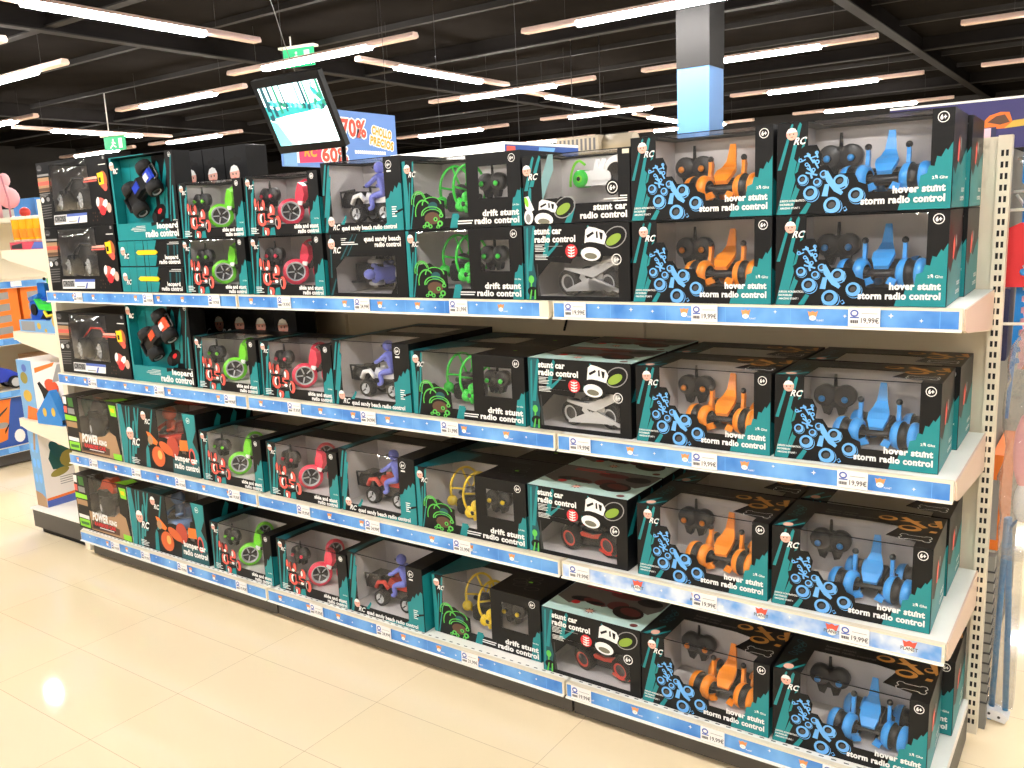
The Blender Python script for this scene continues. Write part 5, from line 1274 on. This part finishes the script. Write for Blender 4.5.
# ------------------------------------------------------------------ hanging things over the run
t = thing('television', 'tilted black television on a post above the shelves, showing a forest scene', 'television', (-.935, 2.387, 2.274)); t.scale = (.9, .9, .9)
R = Matrix.Rotation(.024, 4, 'Z') @ Matrix.Rotation(.429, 4, 'X')
TVB = M('tv_black', (7, 7, 8), .4, spec=.3)
b = MB(); b.rbox(-.375, .375, 0, .05, -.3, .3, .012, TVB, R); b.rbox(-.3, .3, .05, .075, -.2, .2, .02, TVB, R); b.build('casing', t)
def em(n, c, s): return M(n, c, .4, emit=s)
SK = em('screen_white', (226, 250, 252), 1.5)
fr = lambda u, v, d: tuple(R @ Vector((u, -d, v)))
b = MB(); b.pp(fr, [(-.325, -.235), (.335, -.245), (.335, .235), (-.325, .235)], 0, SK)
c1, c2, c3, c4 = em('screen_dark_trunk', (28, 74, 84), .9), em('screen_teal', (44, 150, 150), 1.1), em('screen_cyan', (110, 220, 226), 1.3), em('screen_green', (40, 130, 104), .9)
b.pp(fr, [(-.325, -.02), (-.1, -.0), (.12, .01), (.335, .03), (.335, .08), (.2, .07), (.1, .05), (-.05, .06), (-.2, .05), (-.325, .09)], 1, c2)
for x, w, z0, m in ((-.31, .05, -.03, c1), (-.24, .035, .0, c1), (-.17, .03, .02, c4), (-.1, .02, .03, c1), (.06, .025, .04, c3), (.12, .03, .04, c1), (.16, .02, .05, c4), (.24, .015, .06, c3), (.3, .035, .04, c4)):
    b.pp(fr, [(x, z0), (x+w, z0), (x+w*.8, .235), (x+w*.1, .235)], 2, m)
for k in range(26):
    x = -.3+.62*((k*37) % 26)/26; z = .03+.09*((k*11) % 7)/7; b.ell(fr, x, z, .025, .018, 3, (c2, c3, c4, c1)[k % 4], 7, k)
for k in range(8): b.ell(fr, .24+.08*((k*5) % 8)/8, .08+.1*((k*3) % 8)/8, .022, .02, 3, (c4, c2)[k % 2], 7, k)
b.pp(fr, [(-.325, -.235), (-.18, -.235), (-.26, -.05), (-.325, -.03)], 1, c3)
for x, z in ((-.16, -.04), (-.13, -.038), (.22, -.01), (.26, .0)): b.ell(fr, x, z, .012, .006, 4, c1, 8)
b.ring(fr, .27, .19, .02, .03, .7, 4, c1, .5, 5.5, 14, .3)
b.build('screen', t)
b = MB(); zf = -2.274/.9
b.tube([(.27, .2, -.2), (.27, .2, zf+.004)], .02, TVB); b.tube([(.27, .2, -.22), tuple(R @ Vector((.2, .07, -.1)))], .016, TVB); b.lathe([(0, zf+.001), (.2, zf+.001), (.2, zf+.012), (0, zf+.014)], TVB, (.27, .2, 0), (0, 0, 1)); b.build('post', t)
b = MB(); b.tube([(-.17, -.05, (ZC-2.274)/.9-.001), (-.19, -.06, 1.0), (-.14, -.03, .8), (-.1, .03, .5), (-.08, .12, .25)], .003, STEEL); b.build('cable', t)

t = thing('sale_sign', 'blue hanging sale sign with red 70% and yellow lettering', 'sign', (-1.8, 3.67, 1.95))
b = MB(); SGB = M('sign_blue', (92, 134, 204), .5)
b.box(-.02, 0, -.70, .69, .04, .535, SGB); b.build('board', t)
fr = lambda u, v, d: (d, u-3.67, v-1.95)
b = MB(); SR = M('sign_red', (222, 70, 44), .5); SY = M('sign_yellow', (248, 158, 36), .5)
b.pp(fr, [(3.145, 2.02), (3.5, 2.04), (3.5, 2.2), (3.145, 2.2)], 1, M('sign_pink', (222, 40, 96), .5)); b.pp(fr, [(3.12, 2.02), (3.145, 2.02), (3.145, 2.2), (3.12, 2.2)], 1, WHT); b.pp(fr, [(2.975, 1.995), (3.12, 1.995), (3.12, 2.25), (2.975, 2.25)], 1, PALEB)
for k, (dx, dz) in enumerate(((-.012, 0), (.012, 0), (0, .012), (0, -.012), (.009, .009), (-.009, -.009), (.009, -.009), (-.009, .009))):
    k = 2+k*.8
    b.text(fr, '70%', 3.65+dx, 2.27+dz, .2, k, WHT, .31, 'L', .05); b.text(fr, '60%', 3.40+dx, 2.045+dz, .16, k, WHT, .31, 'L', .05)
    b.text(fr, 'CHOLLO', 4.03+dx*.8, 2.305+dz*.8, .1, k, WHT, .26, 'L', .05, 0, -.16); b.text(fr, 'PRECIOS', 4.0+dx*.8, 2.215+dz*.8, .1, k, WHT, .31, 'L', .05, 0, -.16)
b.text(fr, '70%', 3.65, 2.27, .2, 12, SR, .31, 'L', .04); b.text(fr, '60%', 3.40, 2.045, .16, 12, SR, .31, 'L', .04)
b.text(fr, 'CHOLLO', 4.03, 2.305, .1, 12, SY, .26, 'L', .055, 0, -.16); b.text(fr, 'PRECIOS', 4.0, 2.215, .1, 12, SY, .31, 'L', .055, 0, -.16)
b.text(fr, 'RC', 3.2, 2.08, .1, 3, SY, .14, 'L', .05, .2); lines(b, fr, 3.8, 2.12, [.4], .03, .05, WHT, 3)
for k in range(14): b.pp(fr, [(3.83+k*.026, 2.118), (3.836+k*.026, 2.118), (3.836+k*.026, 2.152), (3.83+k*.026, 2.152)], 4, SGB)
b.build('lettering', t)
for y in (-.6, .6): MB().tube([(-.01, y, .535), (-.01, y, ZC-1.95-.001)], .002, MATS['dark_wire']).build('hanging_wire', t)

GRNS = M('exit_green', (20, 150, 96), .5, emit=.5)
def exit_sign(full=True):
    t = thing('exit_sign', '', 'exit sign'); b = MB()
    b.box(-.24, .24, -.05, .05, .2, .222, M('exit_plate', (226, 220, 206), .5)); b.tube([(-.1, 0, .222), (-.1, 0, .45)], .008, WMET); b.build('top_plate', t)
    b = MB(); b.box(-.21, .21, -.006, .006, 0, .2, GRNS); b.build('panel', t)
    b = MB(); f = rail_front(-.006)
    b.ell(f, -.03, .15, .016, .016, 1, WHT, 12); b.pp(f, [(-.06, .12), (-.02, .13), (.02, .1), (.01, .09), (-.02, .11), (-.02, .08), (.03, .05), (.02, .035), (-.04, .07), (-.09, .03), (-.1, .04), (-.05, .09)], 1, WHT); b.pp(f, [(.08, .03), (.15, .03), (.15, .17), (.08, .17)], 1, WHT)
    b.build('pictogram', t); return t
r = put('exit', exit_sign, (-3.9, 5.15, 3.285), .2, 'green exit sign behind the bright light over the television', 'green exit signs')
r = put('exit', exit_sign, (-8.5, 5.6, 2.75), .2, 'green exit sign low over the far left black boxes', 'green exit signs'); 
MB().tube([(-.1, 0, .45), (-.1, 0, ZC-2.75-.001)], .008, WMET).build('drop_rod', r)

t = thing('hanging_light_box', 'white hanging box sign with a blue end, above the ring car boxes', 'sign', (.075, 3.47, 1.82)); t.rotation_euler = (0, 0, -.12)
b = MB(); b.box(-1.3, 0, 0, .9, 0, .23, M('lightbox_white', (250, 248, 244), .5, emit=1.2)); b.build('lit_face_box', t)
f = lambda u, v, d: (d, u, v); b = MB(); b.pp(f, [(.0, .002), (.9, .002), (.9, .228), (.0, .228)], 1, RBL)
b.pp(f, [(.02, .02), (.12, .02), (.12, .2), (.02, .2)], 2, CORAL); b.pp(f, [(.35, .03), (.5, .03), (.6, .2), (.4, .2)], 2, PBLUE); b.pp(f, [(.0, .21), (.9, .21), (.9, .228), (0, .228)], 2, WHT); b.build('blue_end', t)
for x in (-1.1, -.2): MB().tube([(x, .4, .23), (x, .4, ZC-1.82-.001)], .002, MATS['dark_wire']).build('hanging_wire', t)
BEI = M('vent_beige', (150, 140, 122), .6)
t = thing('ventilation_unit', 'beige louvred ventilation unit hanging behind the white stunt car box', 'ventilation unit', (-1.98, 7.5, 2.24))
b = MB(); b.box(0, .6, 0, .5, 0, .2, BEI)
for k in range(9): b.pp(FRONT, [(.05+.06*k, .03), (.08+.06*k, .03), (.08+.06*k, .17), (.05+.06*k, .17)], 1, DGR)
b.build('louvred_box', t); MB().tube([(.6, .2, .1), (1.0, .2, .1)], .11, BEI, 18).build('duct', t)
for x in (.1, .5): MB().tube([(x, .25, .2), (x, .25, ZC-2.24-.001)], .005, MATS['dark_wire']).build('hanging_rod', t)

# ------------------------------------------------------------------ right end: hook rack behind the end post
pr = thing('hook_rack', 'grey hook rack with navy header board behind the slotted end post', 'display rack', (3.655, 1.0, 0))
def prb(b, name):
    o = b.build(name, pr); o.location = (-3.655, -1.0, 0); return o
GRYM = M('rack_grey', (128, 128, 124), .5)
prb(MB().box(3.645, 3.66, .56, 1.6, .02, 1.6, GRYM), 'back_panel')
b = MB(); z = .08
b.box(3.662, 3.69, .565, .6, 0, .515, GRYM)
while z < .5: b.box(3.6615, 3.6925, .562, .6, z, z+.004, TDGR); z += .03
prb(b, 'ribbed_post')
b = MB(); b.box(3.36, 4.3, .66, .675, 1.6, 1.728, M('header_navy', (54, 50, 108), .45)); prb(b, 'header_board')
f = lambda u, v, d: (u, .66-d, v); b = MB()
b.pp(f, [(3.36, 1.722), (4.3, 1.722), (4.3, 1.728), (3.36, 1.728)], 1, WHT)
b.pp(f, [(3.585, 1.663), (3.605, 1.685), (3.63, 1.692), (3.65, 1.69), (3.66, 1.66), (3.645, 1.65), (3.6, 1.65)], 1, PORG); b.pp(f, [(3.6, 1.668), (3.62, 1.682), (3.64, 1.685), (3.652, 1.665), (3.63, 1.66)], 2, M('print_brown', (96, 66, 48), .5))
b.pp(f, [(3.64, 1.65), (3.72, 1.655), (3.72, 1.672), (3.66, 1.668)], 2, GOLD); b.pp(f, [(3.58, 1.612), (3.622, 1.612), (3.622, 1.655), (3.58, 1.655)], 3, NAVY)
b.text(f, '1', 3.594, 1.618, .045, 4, M('print_pale_pink', (246, 200, 214), .5), .016, 'L', .1)
prb(b, 'header_print')
for y, z in ((.623, 1.44), (.66, 1.266), (.565, 1.152), (.83, 1.578), (.77, 1.488)):
    prb(MB().tube([(3.66, y, z), (3.95, y, z+.01), (3.96, y, z+.03)], .004, WMET), 'hook')
def pack(name, label, cat, loc, maker, grp=None):
    t = thing(name, label, cat, loc, 0, grp); maker(t); return t
CLR = film_mat('clear_bag_film', tint=.9, gloss=.08, rough=.12, bump=1.0, scale=22, haze=.12)
def red_pack(t):
    b = MB(); b.prism([(0, 0), (.2, 0), (.2, .17), (.03, .165), (.0, .15)], 0, .006, RED, 'y'); b.build('card', t)
    b = MB(); b.ball((.085, -.014, .085), .02, TSIL, 12, (1, .6, 1.1)); b.ball((.08, -.022, .1), .009, TRED, 10); b.tube([(.072, -.012, .07), (.045, -.014, .05)], .007, TSIL); b.tube([(.09, -.012, .07), (.096, -.014, .03)], .008, TSIL); b.tube([(.1, -.012, .095), (.13, -.014, .11)], .007, TSIL); b.ball((.045, -.012, .04), .01, TBLU, 8); b.build('robot_figure', t)
    MB().tube([(.1, .003, .168), (.1, .003, .19)], .006, WMET).build('hanging_loop', t)
pack('hanging_pack', 'red carded robot toy hanging at the right edge', 'toy pack', (3.664, .62, 1.243), red_pack)
def navy_pack(t):
    b = MB(); b.rbox(0, .015, 0, .12, 0, .19, .005, NAVY, axis='y'); b.build('card', t)
    MB().tube([(.0075, .06, .188), (.0075, .06, .21)], .004, WMET).build('hanging_loop', t)
pack('hanging_pack', 'dark navy narrow pack beside the slotted end post', 'toy pack', (3.667, .6, 1.05), navy_pack)
def sword(t):
    b = MB(); b.prism([(0, .0), (.008, .0), (.02, .25), (.026, .6), (.02, .64), (.012, .6), (.006, .25)], 0, .008, M('toy_azure', (24, 132, 214), .35), 'y')
    for k in range(9): b.prism([(.012+.0008*k, .15+k*.03), (.026+.0008*k, .155+k*.03), (.023+.0008*k, .166+k*.03), (.014+.0008*k, .168+k*.03)], .001, .007, MATS['toy_azure'], 'y')
    b.build('blade', t); MB().rbox(.006, .04, -.006, .014, .62, .72, .008, MATS['toy_azure'], axis='y').build('grip', t)
pack('toy_sword', 'long blue plastic sword with toothed edge hanging right of the end post', 'toy sword', (3.684, .645, .885), sword)
def pink_pack(t):
    b = MB(); b.box(0, .2, 0, .01, 0, .2, PINK); b.pp(FRONT, [(.01, .0), (.2, .01), (.2, .04), (.02, .03)], 1, PORG); b.build('card', t)
pack('hanging_pack', 'pink carded pack at the right edge below the red one', 'toy pack', (3.705, .66, 1.02), pink_pack)
def bag(t):
    b = MB(); rnd = random.Random(4); vs = []; fs = []; n, m = 14, 14
    for i in range(m+1):
        z = .62*i/m; w_ = .036*(1.25-.6*abs(i/m-.45)) if i < m else .012
        for j in range(n):
            a = 2*PI*j/n; k = 1+rnd.uniform(-.22, .22); vs.append((w_*k*math.cos(a), .6*w_*k*math.sin(a), z))
    for i in range(m):
        for j in range(n): fs.append((i*n+j, i*n+(j+1) % n, (i+1)*n+(j+1) % n, (i+1)*n+j))
    b.mesh(vs, fs, CLR, True); b.build('plastic_film', t)
    b = MB(); b.ball((.01, 0, .3), .035, PINK, 12, (.8, .5, 3)); b.ball((.012, .0, .16), .028, TWHT, 12, (.8, .5, 2)); b.build('pale_toy', t)
pack('hanging_bag', 'clear crumpled plastic bag hanging at the right edge', 'bag', (3.733, .562, .521), bag)
pack('toy_box', 'orange box edge with grey label behind the end post', 'toy box', (3.664, .6, .5225), lambda t: (MB().box(0, .028, .0, .3, 0, .27, OR2).build('carton', t), MB().box(.002, .022, -.002, -.0005, .03, .2, GRY).build('label', t)))
def buggy(t):
    bm_ = M('toy_steel_blue', (66, 136, 190), .4)
    b = MB(); b.tube([(.01, 0, .6), (.006, 0, .3), (.003, -.02, .035)], .008, bm_); b.tube([(.014, .01, .6), (.028, .01, .3), (.038, -.02, .035)], .008, bm_); b.tube([(.012, .005, .56), (.05, .02, .62), (.1, .03, .5)], .007, bm_); b.build('tube_frame', t)
    b = MB(); b.prism([(-.012, .012), (.04, .004), (.05, .022), (.03, .036), (-.012, .04)], -.045, .0, TWHT, 'y'); b.ell(FRONT, 0, 0, .001, .001, 1, TDGR, 6); b.tube([(.0, -.046, .026), (.0, -.044, .026)], .004, TDGR); b.tube([(.025, -.046, .02), (.025, -.044, .02)], .004, TDGR); b.build('white_foot', t)
    b = MB(); b.tube([(-.004, -.03, .011), (.006, -.03, .011)], .011, bm_, 12); b.build('wheel', t)
    b = MB(); b.box(-.012, .056, -.028, .024, .045, .515, CLR); b.build('plastic_wrap', t)
pack('toy_stroller', 'folded blue tube toy stroller with white foot in clear plastic wrap', 'toy stroller', (3.694, .66, 0), buggy)
for k, (y, z) in enumerate([(.84, 1.47), (.775, 1.38)]):
    def gold_pack(t):
        b = MB(); b.tube([(0, 0, .1), (.02, -.01, .07), (.05, -.01, .0), (.06, 0, -.05)], .004, WMET); b.build('white_wire', t)
        b = MB(); b.rbox(.02, .16, 0, .02, -.07, .05, .015, M('toy_brown_gold', (130, 104, 70), .5), axis='y'); b.ball((.07, -.012, .0), .03, GOLD, 12, (1, .5, .8)); b.ball((.11, -.012, -.03), .03, TDGR, 12, (1, .5, .8)); b.build('figure_pack', t)
    pack('hanging_pack', 'brown and gold pack on a white wire near the header, %s' % ('upper one' if k == 0 else 'lower one'), 'toy pack', (3.668, y, z), gold_pack)
t = tag(MB().rbox(3.66, 3.9, .68, .86, 0, .1, .01, BEI, axis='y').build('beige_box', None, (.02, 0, 1.7285)), 'small beige box on top of the navy header board', 'box')

sc.view_settings.view_transform = 'Standard'; sc.view_settings.look = 'None'
sc.view_settings.exposure = .6; sc.view_settings.gamma = 1; sc.view_settings.use_curve_mapping = False
w = bpy.data.worlds.new('world'); sc.world = w; w.use_nodes = True
w.node_tree.nodes['Background'].inputs[0].default_value = (.05, .05, .05, 1)
